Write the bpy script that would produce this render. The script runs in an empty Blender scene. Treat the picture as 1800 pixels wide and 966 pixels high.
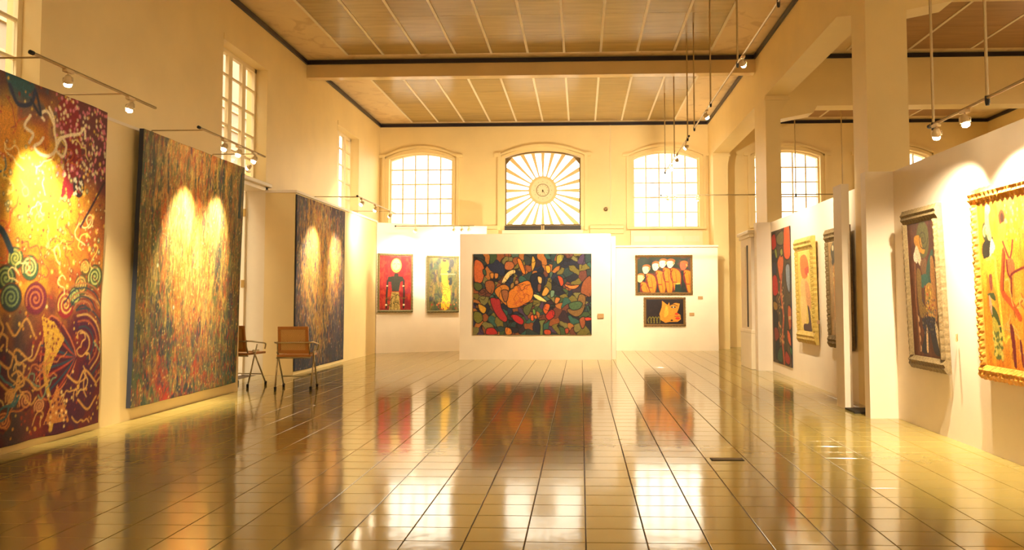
import bpy, bmesh, math, random
import numpy as np
from mathutils import Vector, Matrix

# ------------------------------------------------------------------ camera
scene = bpy.context.scene
W_PX, F_PX, CX, CY = 1800.0, 1405.9, 969.26, 449.44
PSI, TH, ROLL = 0.0369, 0.0526, -0.0015
cam_d = bpy.data.cameras.new('camera')
cam = bpy.data.objects.new('camera', cam_d)
scene.collection.objects.link(cam)
cam.location = (0, 0, 1.2)
_d = Vector((-math.sin(PSI)*math.cos(TH), math.cos(PSI)*math.cos(TH), math.sin(TH)))
_r = Vector((math.cos(PSI), math.sin(PSI), 0))
_u = _r.cross(_d)
_r2 = _r*math.cos(ROLL) + _u*math.sin(ROLL)
_u2 = _u*math.cos(ROLL) - _r*math.sin(ROLL)
cam.rotation_euler = Matrix((_r2, _u2, -_d)).transposed().to_euler()
cam_d.sensor_width = 36.0
cam_d.lens = 36.0*F_PX/W_PX
cam_d.shift_x = (900.0-CX)/W_PX
cam_d.shift_y = (CY-483.0)/W_PX
cam_d.clip_start = 0.05
cam_d.clip_end = 200
scene.camera = cam

# ------------------------------------------------------------------ world, exposure
WORLD_STRENGTH = 6.0
world = bpy.data.worlds.new('sky'); scene.world = world
world.use_nodes = True
_bg = world.node_tree.nodes['Background']
_bg.inputs[0].default_value = (1.0, 0.88, 0.66, 1)
_bg.inputs[1].default_value = WORLD_STRENGTH
vs = scene.view_settings
scene.display_settings.display_device = 'sRGB'
vs.view_transform = 'Standard'; vs.look = 'None'; vs.gamma = 1.0
vs.exposure = 0.22
SPOT = 3.0            # scale of all picture lamps
SPOT_COL = (1.0, 0.84, 0.60)

# ------------------------------------------------------------------ helpers
def link(o):
    scene.collection.objects.link(o); return o
def tag(o, label=None, cat=None, group=None, kind=None):
    if label: o['label'] = label
    if cat: o['category'] = cat
    if group: o['group'] = group
    if kind: o['kind'] = kind
    return o
def empty(name, loc=(0, 0, 0), rot=(0, 0, 0), parent=None):
    o = bpy.data.objects.new(name, None); o.empty_display_size = .1
    link(o); o.location = loc; o.rotation_euler = rot
    if parent: o.parent = parent
    return o

class MB:
    def __init__(s): s.v = []; s.f = []
    def add(s, v, f):
        n = len(s.v); s.v += [tuple(p) for p in v]; s.f += [tuple(i+n for i in q) for q in f]; return s
    def box(s, x0, x1, y0, y1, z0, z1):
        v = [(x0,y0,z0),(x1,y0,z0),(x1,y1,z0),(x0,y1,z0),(x0,y0,z1),(x1,y0,z1),(x1,y1,z1),(x0,y1,z1)]
        return s.add(v, [(0,3,2,1),(4,5,6,7),(0,1,5,4),(1,2,6,5),(2,3,7,6),(3,0,4,7)])
    def prism(s, poly, a0, a1, axis='Y'):
        """polygon (p,q) extruded from a0 to a1; axis Y: (x,z); X: (y,z); Z: (x,y)"""
        n = len(poly)
        mk = {'Y': lambda p, a: (p[0], a, p[1]), 'X': lambda p, a: (a, p[0], p[1]), 'Z': lambda p, a: (p[0], p[1], a)}[axis]
        v = [mk(p, a0) for p in poly] + [mk(p, a1) for p in poly]
        f = [tuple(range(n)), tuple(range(2*n-1, n-1, -1))]
        f += [(i, i+n, (i+1) % n+n, (i+1) % n) for i in range(n)]
        return s.add(v, f)
    def tube(s, pts, r, seg=8, closed=False):
        pts = [Vector(p) for p in pts]; n = len(pts); v = []; f = []
        rr = r if isinstance(r, (list, tuple)) else [r]*n
        up = None
        for i, p in enumerate(pts):
            if closed: t = pts[(i+1) % n]-pts[i-1]
            else: t = pts[min(i+1, n-1)]-pts[max(i-1, 0)]
            t.normalize()
            if up is None:
                up = Vector((0, 0, 1)) if abs(t.z) < .9 else Vector((1, 0, 0))
            a = t.cross(up)
            if a.length < 1e-4: a = t.cross(Vector((0, 1, 0)))
            a.normalize(); b = t.cross(a).normalized(); up = -b if False else a.cross(t)
            for k in range(seg):
                w = 2*math.pi*k/seg
                v.append(p+a*math.cos(w)*rr[i]+b*math.sin(w)*rr[i])
        m = n if closed else n-1
        for i in range(m):
            j = (i+1) % n
            for k in range(seg):
                l = (k+1) % seg
                f.append((i*seg+k, i*seg+l, j*seg+l, j*seg+k))
        if not closed:
            f.append(tuple(range(seg-1, -1, -1))); f.append(tuple(range((n-1)*seg, n*seg)))
        return s.add(v, f)
    def lathe(s, prof, seg=16, c=(0, 0, 0)):
        v = []; f = []
        for (r, z) in prof:
            for k in range(seg):
                w = 2*math.pi*k/seg
                v.append((c[0]+r*math.cos(w), c[1]+r*math.sin(w), c[2]+z))
        for i in range(len(prof)-1):
            for k in range(seg):
                l = (k+1) % seg
                f.append((i*seg+k, i*seg+l, (i+1)*seg+l, (i+1)*seg+k))
        f.append(tuple(range(seg-1, -1, -1))); f.append(tuple(range((len(prof)-1)*seg, len(prof)*seg)))
        return s.add(v, f)
    def build(s, name, mat, parent=None, smooth=False, bevel=0):
        me = bpy.data.meshes.new(name); me.from_pydata(s.v, [], s.f)
        bm = bmesh.new(); bm.from_mesh(me); bmesh.ops.recalc_face_normals(bm, faces=bm.faces)
        bm.to_mesh(me); bm.free()
        if mat: me.materials.append(mat)
        if smooth: me.polygons.foreach_set('use_smooth', [True]*len(me.polygons))
        o = bpy.data.objects.new(name, me); link(o)
        if parent: o.parent = parent
        if bevel:
            b = o.modifiers.new('bevel', 'BEVEL'); b.width = bevel; b.segments = 2; b.limit_method = 'ANGLE'
        return o

def arc_pts(x0, x1, zs, za, n=12):
    """segmental arch from (x0,zs) over crown za to (x1,zs)"""
    w = (x1-x0)/2; h = za-zs; xc = (x0+x1)/2
    if h < 1e-4: return [(x0, zs), (x1, zs)]
    R = (w*w+h*h)/(2*h); zc = za-R; a = math.asin(w/R)
    return [(xc+R*math.sin(t), zc+R*math.cos(t)) for t in [-a+2*a*i/n for i in range(n+1)]]
def arc_z(x, x0, x1, zs, za):
    w = (x1-x0)/2; h = za-zs; xc = (x0+x1)/2
    if h < 1e-4: return zs
    R = (w*w+h*h)/(2*h)
    return za-R+math.sqrt(max(R*R-(x-xc)**2, 0))

# ------------------------------------------------------------------ materials
def nmat(name):
    m = bpy.data.materials.new(name); m.use_nodes = True
    nt = m.node_tree; b = nt.nodes['Principled BSDF']; return m, nt, b
def plaster(name, col, var=.06, rough=.55, scale=1.4, bump=.06, stain=None):
    m, nt, b = nmat(name); N = nt.nodes; L = nt.links
    tc = N.new('ShaderNodeNewGeometry')
    n1 = N.new('ShaderNodeTexNoise'); n1.inputs['Scale'].default_value = scale; n1.inputs['Detail'].default_value = 5
    L.new(tc.outputs['Position'], n1.inputs['Vector'])
    rp = N.new('ShaderNodeMapRange'); rp.inputs[1].default_value = .3; rp.inputs[2].default_value = .7
    rp.inputs[3].default_value = 1-var; rp.inputs[4].default_value = 1+var*.5
    L.new(n1.outputs[0], rp.inputs[0])
    mx = N.new('ShaderNodeMix'); mx.data_type = 'RGBA'; mx.blend_type = 'MULTIPLY'; mx.inputs[0].default_value = 1
    mx.inputs[6].default_value = (*col, 1); L.new(rp.outputs[0], mx.inputs[7])
    out = mx.outputs[2]
    if stain:
        n3 = N.new('ShaderNodeTexNoise'); n3.inputs['Scale'].default_value = 2.3; n3.inputs['Detail'].default_value = 8
        n3.inputs['Distortion'].default_value = 1.5
        L.new(tc.outputs['Position'], n3.inputs['Vector'])
        r3 = N.new('ShaderNodeMapRange'); r3.inputs[1].default_value = .52; r3.inputs[2].default_value = .64; r3.inputs[4].default_value = .55
        L.new(n3.outputs[0], r3.inputs[0])
        m3 = N.new('ShaderNodeMix'); m3.data_type = 'RGBA'; L.new(r3.outputs[0], m3.inputs[0]); L.new(out, m3.inputs[6])
        m3.inputs[7].default_value = (*stain, 1); out = m3.outputs[2]
    L.new(out, b.inputs['Base Color']); b.inputs['Roughness'].default_value = rough
    n2 = N.new('ShaderNodeTexNoise'); n2.inputs['Scale'].default_value = 60; n2.inputs['Detail'].default_value = 3
    L.new(tc.outputs['Position'], n2.inputs['Vector'])
    bp = N.new('ShaderNodeBump'); bp.inputs['Strength'].default_value = bump; bp.inputs['Distance'].default_value = .01
    L.new(n2.outputs[0], bp.inputs['Height']); L.new(bp.outputs[0], b.inputs['Normal'])
    return m
def plain(name, col, rough=.5, metal=0, emis=None, estr=0, var=.08, vscale=12):
    m, nt, b = nmat(name); N = nt.nodes; L = nt.links
    n1 = N.new('ShaderNodeTexNoise'); n1.inputs['Scale'].default_value = vscale; n1.inputs['Detail'].default_value = 3
    tc = N.new('ShaderNodeTexCoord'); L.new(tc.outputs['Object'], n1.inputs['Vector'])
    rp = N.new('ShaderNodeMapRange'); rp.inputs[3].default_value = 1-var; rp.inputs[4].default_value = 1+var
    L.new(n1.outputs[0], rp.inputs[0])
    mx = N.new('ShaderNodeMix'); mx.data_type = 'RGBA'; mx.blend_type = 'MULTIPLY'; mx.inputs[0].default_value = 1
    mx.inputs[6].default_value = (*col, 1); L.new(rp.outputs[0], mx.inputs[7]); L.new(mx.outputs[2], b.inputs['Base Color'])
    b.inputs['Roughness'].default_value = rough; b.inputs['Metallic'].default_value = metal
    if emis:
        b.inputs['Emission Color'].default_value = (*emis, 1); b.inputs['Emission Strength'].default_value = estr
    return m
M = {}
M['wall'] = plaster('wall_plaster', (.93, .73, .35), rough=.5)
M['partition'] = plaster('partition_paint', (.92, .79, .60), var=.05, rough=.5, scale=2.2, bump=.03)
M['white'] = plain('white_paint', (.90, .78, .55), .35, var=.03)
M['beam'] = plaster('beam_gloss_paint', (.86, .66, .34), rough=.12, bump=.005)
M['ceilborder'] = plaster('ceiling_plaster', (.88, .68, .38), rough=.5, stain=(.62, .42, .19))
M['trimdark'] = plain('dark_trim', (.012, .009, .020), .35)
M['sash'] = plain('window_sash_paint', (.92, .76, .46), .4, var=.03)
M['sun'] = plain('sunburst_wood', (.86, .62, .28), .45, var=.1)
M['bronze'] = plain('old_bronze', (.20, .13, .05), .4, .3)
M['louver'] = plain('dark_louvre_glass', (.010, .018, .035), .3)
M['metal'] = plain('track_metal', (.50, .38, .20), .35, .6)
M['rod'] = plain('rod_metal', (.55, .40, .18), .4, .3)
M['lampwhite'] = plain('lamp_housing', (.75, .58, .32), .35, .2)
M['bulb'] = plain('lit_bulb', (1, .9, .7), .4, emis=(1, .85, .58), estr=60)
M['tube'] = plain('chair_tube', (.52, .44, .26), .3, .8)
M['rubber'] = plain('black_rubber', (.012, .012, .012), .6)
M['brass'] = plain('brass', (.45, .28, .08), .35, .8)
M['card'] = plain('title_card', (.50, .30, .12), .6)
M['dark'] = plain('dark_gap', (.03, .022, .012), .7)
M['exterior'] = plaster('exterior_render', (.34, .27, .21), rough=.8)
M['goldframe'] = plain('gilt_frame', (.60, .42, .10), .4, .25, var=.35, vscale=25)
M['orangeframe'] = plain('amber_carved_frame', (.72, .33, .05), .45, .1, var=.35, vscale=25)
M['tanframe'] = plain('bleached_carved_frame', (.20, .135, .055), .6, var=.7, vscale=70)
M['brownframe'] = plain('dark_carved_frame', (.22, .12, .035), .5, var=.4, vscale=30)
M['olive'] = plain('olive_frame', (.20, .17, .07), .5, var=.4, vscale=30)
M['canvasback'] = plain('dark_canvas_edge', (.03, .035, .05), .8)

def glass_mat():
    m, nt, b = nmat('window_glass'); N = nt.nodes; L = nt.links; N.remove(b)
    t = N.new('ShaderNodeBsdfTransparent'); t.inputs[0].default_value = (.97, .97, .96, 1)
    g = N.new('ShaderNodeBsdfGlossy'); g.inputs['Roughness'].default_value = .03
    mx = N.new('ShaderNodeMixShader'); mx.inputs[0].default_value = .06; L.new(t.outputs[0], mx.inputs[1]); L.new(g.outputs[0], mx.inputs[2])
    L.new(mx.outputs[0], N['Material Output'].inputs[0]); return m
M['glass'] = glass_mat()

def tile_mat():
    m, nt, b = nmat('glazed_floor_tile'); N = nt.nodes; L = nt.links
    tc = N.new('ShaderNodeNewGeometry')
    n1 = N.new('ShaderNodeTexNoise'); n1.inputs['Scale'].default_value = 1.1; n1.inputs['Detail'].default_value = 4
    L.new(tc.outputs['Position'], n1.inputs['Vector'])
    rp = N.new('ShaderNodeMapRange'); rp.inputs[1].default_value = .3; rp.inputs[2].default_value = .7; rp.inputs[3].default_value = .92; rp.inputs[4].default_value = 1.05
    L.new(n1.outputs[0], rp.inputs[0])
    mx = N.new('ShaderNodeMix'); mx.data_type = 'RGBA'; mx.blend_type = 'MULTIPLY'; mx.inputs[0].default_value = 1
    mx.inputs[6].default_value = (*FLOOR_COL, 1); L.new(rp.outputs[0], mx.inputs[7]); L.new(mx.outputs[2], b.inputs['Base Color'])
    b.inputs['Roughness'].default_value = .10; b.inputs['IOR'].default_value = 2.0
    n2 = N.new('ShaderNodeTexNoise'); n2.inputs['Scale'].default_value = 5; n2.inputs['Detail'].default_value = 2
    L.new(tc.outputs['Position'], n2.inputs['Vector'])
    bp = N.new('ShaderNodeBump'); bp.inputs['Strength'].default_value = .05; bp.inputs['Distance'].default_value = .02
    L.new(n2.outputs[0], bp.inputs['Height']); L.new(bp.outputs[0], b.inputs['Normal'])
    return m
FLOOR_COL = (.37, .28, .075)
M['tile'] = tile_mat()
M['grout'] = plain('grout', (.10, .06, .02), .7)

def panel_mat(name, col, rough):
    m, nt, b = nmat(name); N = nt.nodes; L = nt.links
    tc = N.new('ShaderNodeNewGeometry')
    mp = N.new('ShaderNodeMapping'); mp.inputs['Scale'].default_value = (.7, 5, 1); L.new(tc.outputs['Position'], mp.inputs[0])
    n1 = N.new('ShaderNodeTexNoise'); n1.inputs['Scale'].default_value = 2; n1.inputs['Detail'].default_value = 8
    L.new(mp.outputs[0], n1.inputs['Vector'])
    oi = N.new('ShaderNodeObjectInfo')
    rp = N.new('ShaderNodeMapRange'); rp.inputs[1].default_value = .25; rp.inputs[2].default_value = .75; rp.inputs[3].default_value = .8; rp.inputs[4].default_value = 1.15
    L.new(n1.outputs[0], rp.inputs[0])
    ro = N.new('ShaderNodeMapRange'); ro.inputs[3].default_value = .9; ro.inputs[4].default_value = 1.1; L.new(oi.outputs['Random'], ro.inputs[0])
    ml = N.new('ShaderNodeMath'); ml.operation = 'MULTIPLY'; L.new(rp.outputs[0], ml.inputs[0]); L.new(ro.outputs[0], ml.inputs[1])
    mx = N.new('ShaderNodeMix'); mx.data_type = 'RGBA'; mx.blend_type = 'MULTIPLY'; mx.inputs[0].default_value = 1
    mx.inputs[6].default_value = (*col, 1); L.new(ml.outputs[0], mx.inputs[7]); L.new(mx.outputs[2], b.inputs['Base Color'])
    b.inputs['Roughness'].default_value = rough
    bp = N.new('ShaderNodeBump'); bp.inputs['Strength'].default_value = .08; bp.inputs['Distance'].default_value = .01
    L.new(n1.outputs[0], bp.inputs['Height']); L.new(bp.outputs[0], b.inputs['Normal'])
    return m
M['panel'] = panel_mat('varnished_ceiling_board', (.42, .28, .085), .20)
M['panel_aisle'] = panel_mat('brown_ceiling_board', (.40, .22, .09), .35)

def cane_mat():
    m, nt, b = nmat('woven_cane'); N = nt.nodes; L = nt.links
    tc = N.new('ShaderNodeTexCoord')
    ch = N.new('ShaderNodeTexChecker'); ch.inputs['Scale'].default_value = 90
    ch.inputs[1].default_value = (.80, .52, .20, 1); ch.inputs[2].default_value = (.60, .34, .11, 1)
    L.new(tc.outputs['Object'], ch.inputs[0]); L.new(ch.outputs[0], b.inputs['Base Color'])
    b.inputs['Roughness'].default_value = .5; b.inputs['Alpha'].default_value = .93
    return m
M['cane'] = cane_mat()
M['chairwood'] = plain('chair_wood', (.52, .22, .05), .4, var=.15)

def paint_mat(name, rough=.55, bump=.15, bscale=120):
    m, nt, b = nmat(name); N = nt.nodes; L = nt.links
    at = N.new('ShaderNodeAttribute'); at.attribute_name = 'paint'
    tc = N.new('ShaderNodeTexCoord')
    n1 = N.new('ShaderNodeTexNoise'); n1.inputs['Scale'].default_value = bscale; n1.inputs['Detail'].default_value = 3
    L.new(tc.outputs['Object'], n1.inputs['Vector'])
    rp = N.new('ShaderNodeMapRange'); rp.inputs[1].default_value = .3; rp.inputs[2].default_value = .7; rp.inputs[3].default_value = .75; rp.inputs[4].default_value = 1.2
    L.new(n1.outputs[0], rp.inputs[0])
    mx = N.new('ShaderNodeMix'); mx.data_type = 'RGBA'; mx.blend_type = 'MULTIPLY'; mx.inputs[0].default_value = 1
    L.new(at.outputs['Color'], mx.inputs[6]); L.new(rp.outputs[0], mx.inputs[7]); L.new(mx.outputs[2], b.inputs['Base Color'])
    b.inputs['Roughness'].default_value = rough
    bp = N.new('ShaderNodeBump'); bp.inputs['Strength'].default_value = bump; bp.inputs['Distance'].default_value = .004
    L.new(n1.outputs[0], bp.inputs['Height']); L.new(bp.outputs[0], b.inputs['Normal'])
    return m
M['batik'] = paint_mat('batik_cloth', .7)
M['paint'] = paint_mat('oil_on_canvas', .45)

# ------------------------------------------------------------------ daylight portals
def portal(loc, rot, sx, sy):
    l = bpy.data.lights.new('window_daylight', 'AREA'); l.shape = 'RECTANGLE'; l.size = sx; l.size_y = sy
    l.cycles.is_portal = True
    o = bpy.data.objects.new('window_daylight', l); link(o); o.location = loc; o.rotation_euler = rot
    return o
# ------------------------------------------------------------------ setting
XL, XR, XR2, XA = -5.03, 3.15, 3.54, 9.95     # left wall, arcade hall face, arcade aisle face, aisle wall
YN, YB = -3.0, 19.74                           # near and far wall
ZC = 5.58
BEAM_Y = [14.33, 8.93, 3.53, -1.87]
rnd = random.Random(4)

def wall_y(name, y0, y1, xa, xb, ops, mat):
    """wall in the XZ plane with arched openings (x0,x1,z0,zs,za)"""
    m = MB(); x = xa
    for (x0, x1, z0, zs, za) in ops:
        m.box(x, x0, y0, y1, 0, ZC+.3)
        if z0 > 0: m.box(x0, x1, y0, y1, 0, z0)
        a = arc_pts(x0, x1, zs, za)
        m.prism(a+[(x1, ZC+.3), (x0, ZC+.3)], y0, y1, 'Y'); x = x1
    m.box(x, xb, y0, y1, 0, ZC+.3)
    return tag(m.build(name, mat), kind='structure')
def wall_x(name, x0_, x1_, ya, yb, ops, mat):
    m = MB(); y = ya
    for (y0, y1, z0, z1, z00) in ops:          # opening z0..z1, lower opening 0..z00
        m.box(x0_, x1_, y, y0, 0, ZC+.3)
        m.box(x0_, x1_, y0, y1, z1, ZC+.3)
        if z0 > z00: m.box(x0_, x1_, y0, y1, z00, z0)
        y = y1
    m.box(x0_, x1_, y, yb, 0, ZC+.3)
    return tag(m.build(name, mat), kind='structure')

# far wall with its windows
W1 = (-4.79, -3.20, 3.0, 4.68, 4.83)
W2 = (-1.88, 0.0, 2.99, 4.71, 4.86)
W3 = (1.30, 2.92, 2.93, 4.67, 4.83)
W4 = (4.28, 5.88, 2.95, 4.67, 4.83)
W5 = (6.90, 8.50, 2.95, 4.67, 4.83)
wall_y('wall_far', YB, YB+.38, XL-.32, XA+.3, [W1, W2, W3, W4, W5], M['wall'])
NW = [(-1.9, .1, 2.9, 4.68, 4.9)]
wall_y('wall_near', YN-.3, YN, XL-.32, XA+.3, NW, M['wall'])
LW = [(0.25, 1.75, 3.05, 4.86, 0), (5.60, 7.15, 3.05, 4.86, 0), (10.94, 12.5, 3.02, 4.86, 2.93), (16.25, 17.8, 3.05, 4.80, 0)]
wall_x('wall_left', XL-.32, XL, YN, YB, LW, M['wall'])
AW = [(.3, 2.5, .9, 4.8, .9), (5.2, 7.6, .9, 4.8, .9), (10.6, 13.0, .9, 4.8, .9), (16.0, 18.4, .9, 4.8, .9)]
wall_x('wall_aisle', XA, XA+.3, YN, YB, [(a, b, .9, z, 0) for a, b, _, z, _ in AW], M['wall'])

# arcade between hall and aisle: columns and header in one wall
m = MB()
m.box(XR, XR2, YN, YB, 4.64, ZC+.3)
m.box(XR, XR2+.06, 8.82, 9.27, 0, 4.64)
m.box(XR, XR2+.06, 3.4, 3.9, 0, 4.64)
m.prism([(9.27, 4.47), (9.77, 4.64), (9.27, 4.64)], XR, XR2, 'X')
m.prism([(3.9, 4.47), (4.4, 4.64), (3.9, 4.64)], XR, XR2, 'X')
m.prism([(XR, 0), (3.40, 0), (3.40, 4.34), (3.54, 4.56), (3.54, 4.64), (XR, 4.64)], 13.6, 14.44, 'Y')
m.prism([(XR, 0), (3.50, 0), (3.50, 4.34), (3.54, 4.56), (3.54, 4.64), (XR, 4.64)], 19.03, YB, 'Y')
m.box(XR, XR2, YN, YN+.6, 0, 4.64)
m.box(XR-.02, 3.56, 13.57, 13.6, 4.56, 4.60)
m.box(XR-.02, 3.56, 19.0, 19.03, 4.56, 4.60)
tag(m.build('wall_right', M['wall']), kind='structure')

# floor: grout bed with glazed tiles
floor = tag(MB().box(XL-.32, XA+.3, YN-.3, YB+.38, -.12, -.004).build('floor', M['grout']), kind='structure')
TW, TD, J = .3006, .237, .0055
me_t = bpy.data.meshes.new('tile')
def tile_geo(w, d):
    a, b, e = (w-J)/2, (d-J)/2, .0018
    v = [(-a,-b,-.006),(a,-b,-.006),(a,b,-.006),(-a,b,-.006),(-a,-b,-e),(a,-b,-e),(a,b,-e),(-a,b,-e),
         (-a+e,-b+e,0),(a-e,-b+e,0),(a-e,b-e,0),(-a+e,b-e,0)]
    f = [(0,1,5,4),(1,2,6,5),(2,3,7,6),(3,0,4,7),(4,5,9,8),(5,6,10,9),(6,7,11,10),(7,4,8,11),(8,9,10,11)]
    return v, f
tv, tf = tile_geo(TW, TD)
me_t.from_pydata(tv, [], tf); me_t.materials.append(M['tile'])
i0 = int((XL-.02)/TW)-1
tiles = []
for j in range(int((YN-4.0)/TD)-1, int((YB-4.0)/TD)+1):
    for i in range(i0, int(XA/TW)+1):
        x = .0198+(i+.5)*TW; y = 4.005+(j+.5)*TD
        if x-TW/2 < XL-.3 or x > XA or y < YN or y > YB+.1: continue
        tiles.append((x, y))
vis = [t for t in tiles if t[1] > 3.72 and -4.5 < t[0] < 3.2 and -(.70*t[1]+.2) < t[0] < .60*t[1]+.15]
vis.sort(key=lambda t: t[1]); vis = vis[:300]; vset = set(vis)
TILT = .0016
for (x, y) in vis:
    o = bpy.data.objects.new('tile', me_t); link(o); o.parent = floor
    o.location = (x, y, 0); o.rotation_euler = (rnd.gauss(0, TILT*.6), rnd.gauss(0, TILT*.4), 0)
vv = []; ff = []
tva = np.array(tv)
for (x, y) in tiles:
    if (x, y) in vset: continue
    p = tva.copy(); rx, ry = rnd.gauss(0, TILT*.6), rnd.gauss(0, TILT*.4)
    p[:, 2] += p[:, 1]*rx-p[:, 0]*ry; p[:, 0] += x; p[:, 1] += y
    n = len(vv); vv += p.tolist(); ff += [tuple(k+n for k in q) for q in tf]
me = bpy.data.meshes.new('tile_field'); me.from_pydata(vv, [], ff); me.materials.append(M['tile'])
o = link(bpy.data.objects.new('tile_field', me)); o.parent = floor; tag(o, kind='stuff')

# ceiling with boards and battens
ceil = tag(MB().box(XL-.32, XA+.3, YN-.3, YB+.38, ZC, ZC+.3).build('ceiling', M['ceilborder']), kind='structure')
def bay(x0, x1, nx, y0, y1, ny, mat, batt=True):
    w = (x1-x0)/nx; d = (y1-y0)/ny
    v = MB().box(-w/2+.002, w/2-.002, -d/2+.003, d/2-.003, -.012, -.001)
    first = v.build('ceiling_board', mat, ceil); me = first.data
    k = 0
    for i in range(nx):
        for j in range(ny):
            o = first if k == 0 else link(bpy.data.objects.new('ceiling_board', me)); k += 1
            o.parent = ceil; o.location = (x0+(i+.5)*w, y0+(j+.5)*d, ZC)
    b = None
    for i in range(nx+1):
        if b is None: b = MB().box(-.021, .021, y0, y1, ZC-.024, ZC-.002).build('batten', M['white'], ceil); bm_ = b.data; o = b
        else: o = link(bpy.data.objects.new('batten', bm_)); o.parent = ceil
        o.location = (x0+i*w, 0, 0)
bay(-4.18, 2.31, 10, 14.80, 19.55, 5, M['panel'])
bay(-4.18, 2.31, 10, 9.25, 14.03, 5, M['panel'])
bay(-4.18, 2.31, 6, 3.9, 8.7, 3, M['panel'])
bay(4.72, 9.0, 4, 14.80, 19.4, 3, M['panel_aisle'])
bay(4.72, 9.0, 4, 9.45, 14.1, 4, M['panel_aisle'])

# beams
for k, y in enumerate(BEAM_Y):
    tag(MB().box(XL, XR, y, y+.20, 5.245, ZC+.01).build('ceiling_beam', M['beam']), kind='structure')
    y2 = y+.37
    m = MB(); m.prism([(XR2-.1, 4.64), (3.42, 4.36), (3.60, 4.40), (4.17, 4.51), (4.24, 4.63), (XA, 4.63), (XA, ZC+.01), (XR2-.1, ZC+.01)][1:], y, y2, 'Y')
    tag(m.build('aisle_beam', M['wall']), kind='structure')
# dark picture-rail trims just under the ceiling
tn = [0]
def trim(*b):
    tn[0] += 1
    x0, x1, y0, y1, z0, z1 = b
    o = MB().box(*b).build('trim_%d' % tn[0], M['trimdark']); tag(o, kind='structure')
Z0, Z1, T = 5.485, 5.56, .035
ys = [YB]+[v for b in BEAM_Y for v in (b+.20, b)]+[YN]
for k in range(0, len(ys), 2):
    ya, yb = ys[k+1], ys[k]
    trim(XL, XL+T, ya, yb, Z0, Z1); trim(XR-T, XR, ya, yb, Z0, Z1)
    trim(XL+T, XR-T, yb-T, yb, Z0, Z1); trim(XL+T, XR-T, ya, ya+T, Z0, Z1)
ys = [YB]+[v for b in BEAM_Y for v in (b+.37, b)]+[YN]
for k in range(0, len(ys), 2):
    ya, yb = ys[k+1], ys[k]
    trim(XR2, XR2+T, ya, yb, Z0, Z1); trim(XA-T, XA, ya, yb, Z0, Z1)
    trim(XR2+T, XA-T, yb-T, yb, Z0, Z1); trim(XR2+T, XA-T, ya, ya+T, Z0, Z1)

# ---- window builders
wn = [0]
def window_root(rot=0, loc=(0, 0, 0)):
    wn[0] += 1
    return tag(empty('window_%d' % wn[0], loc, (0, 0, rot)), kind='structure')
def band(o, x0, x1, z0, zs, za, t, ya, yb):
    """U-shaped / arched band of width t around an opening, as a prism ring"""
    inn = arc_pts(x0, x1, zs, za, 14); out = arc_pts(x0-t, x1+t, zs, za+t, 14)
    pi_ = [(x0, z0)]+inn+[(x1, z0)]; po = [(x0-t, z0)]+out+[(x1+t, z0)]
    n = len(pi_); v = [(p[0], ya, p[1]) for p in pi_]+[(p[0], ya, p[1]) for p in po]+[(p[0], yb, p[1]) for p in pi_]+[(p[0], yb, p[1]) for p in po]
    f = []
    for i in range(n-1):
        f += [(i, i+1, n+i+1, n+i), (2*n+i, 3*n+i, 3*n+i+1, 2*n+i+1), (i, 2*n+i, 2*n+i+1, i+1), (n+i, n+i+1, 3*n+i+1, 3*n+i)]
    f += [(0, n, 3*n, 2*n), (n-1, 3*n-1, 4*n-1, 2*n-1)]
    return o.add(v, f)
def arched_window(W, nc=5, rows=(3.32, 3.69, 4.055, 4.42), casing=True, sill=True):
    x0, x1, z0, zs, za = W
    r = window_root(0, ((x0+x1)/2, YB, z0)); cx = (x0+x1)/2
    S = lambda p: [(a-cx, b-z0) for a, b in p]
    m = MB(); band(m, x0-cx+.035, x1-cx-.035, .035, zs-z0-.03, za-z0-.035, .05, .10, .16)
    m.box(x0-cx, x1-cx, .10, .16, 0, .04); m.build('window_frame', M['sash'], r)
    xs = [x0+(x1-x0)*i/nc for i in range(nc+1)]; zz = [z0+.03]+list(rows)
    for i in range(1, nc):
        MB().box(xs[i]-cx-.017, xs[i]-cx+.017, .115, .145, .03, arc_z(xs[i], x0, x1, zs, za)-z0-.02).build('muntin', M['sash'], r)
    for z in rows:
        MB().box(x0-cx+.02, x1-cx-.02, .118, .142, z-z0-.016, z-z0+.016).build('muntin', M['sash'], r)
    for i in range(nc):
        for j in range(len(zz)):
            a, b = xs[i], xs[i+1]
            if j < len(zz)-1: poly = [(a, zz[j]), (b, zz[j]), (b, zz[j+1]), (a, zz[j+1])]
            else:
                top = [(a+(b-a)*t/4, arc_z(a+(b-a)*t/4, x0, x1, zs, za)) for t in range(5)]
                poly = [(b, zz[j])]+[(a, zz[j])]+top
            MB().prism(S(poly), .127, .132, 'Y').build('pane', M['glass'], r)
    if casing:
        m = MB(); band(m, x0-cx, x1-cx, -.02, zs-z0, za-z0, .10, -.035, .0); m.build('inner_casing', M['wall'], r)
        m = MB(); band(m, x0-cx-.10, x1-cx+.10, -.06, zs-z0+.05, za-z0+.10, .07, -.065, .0)
        m.box(x0-cx-.26, x0-cx-.10, -.07, 0, zs-z0+.02, zs-z0+.10); m.box(x1-cx+.10, x1-cx+.26, -.07, 0, zs-z0+.02, zs-z0+.10)
        m.build('outer_casing', M['wall'], r)
    if sill: MB().box(x0-cx-.16, x1-cx+.16, -.10, .12, -.05, .0).build('sill', M['wall'], r, bevel=.01)
    portal(((x0+x1)/2, YB+.42, (z0+za)/2), (math.pi/2, 0, math.pi), x1-x0, za-z0)
    return r
arched_window(W1); w2 = window_root(0, (-.942, YB, 3.875))
arched_window(W3); arched_window(W4); arched_window(W5)

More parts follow.
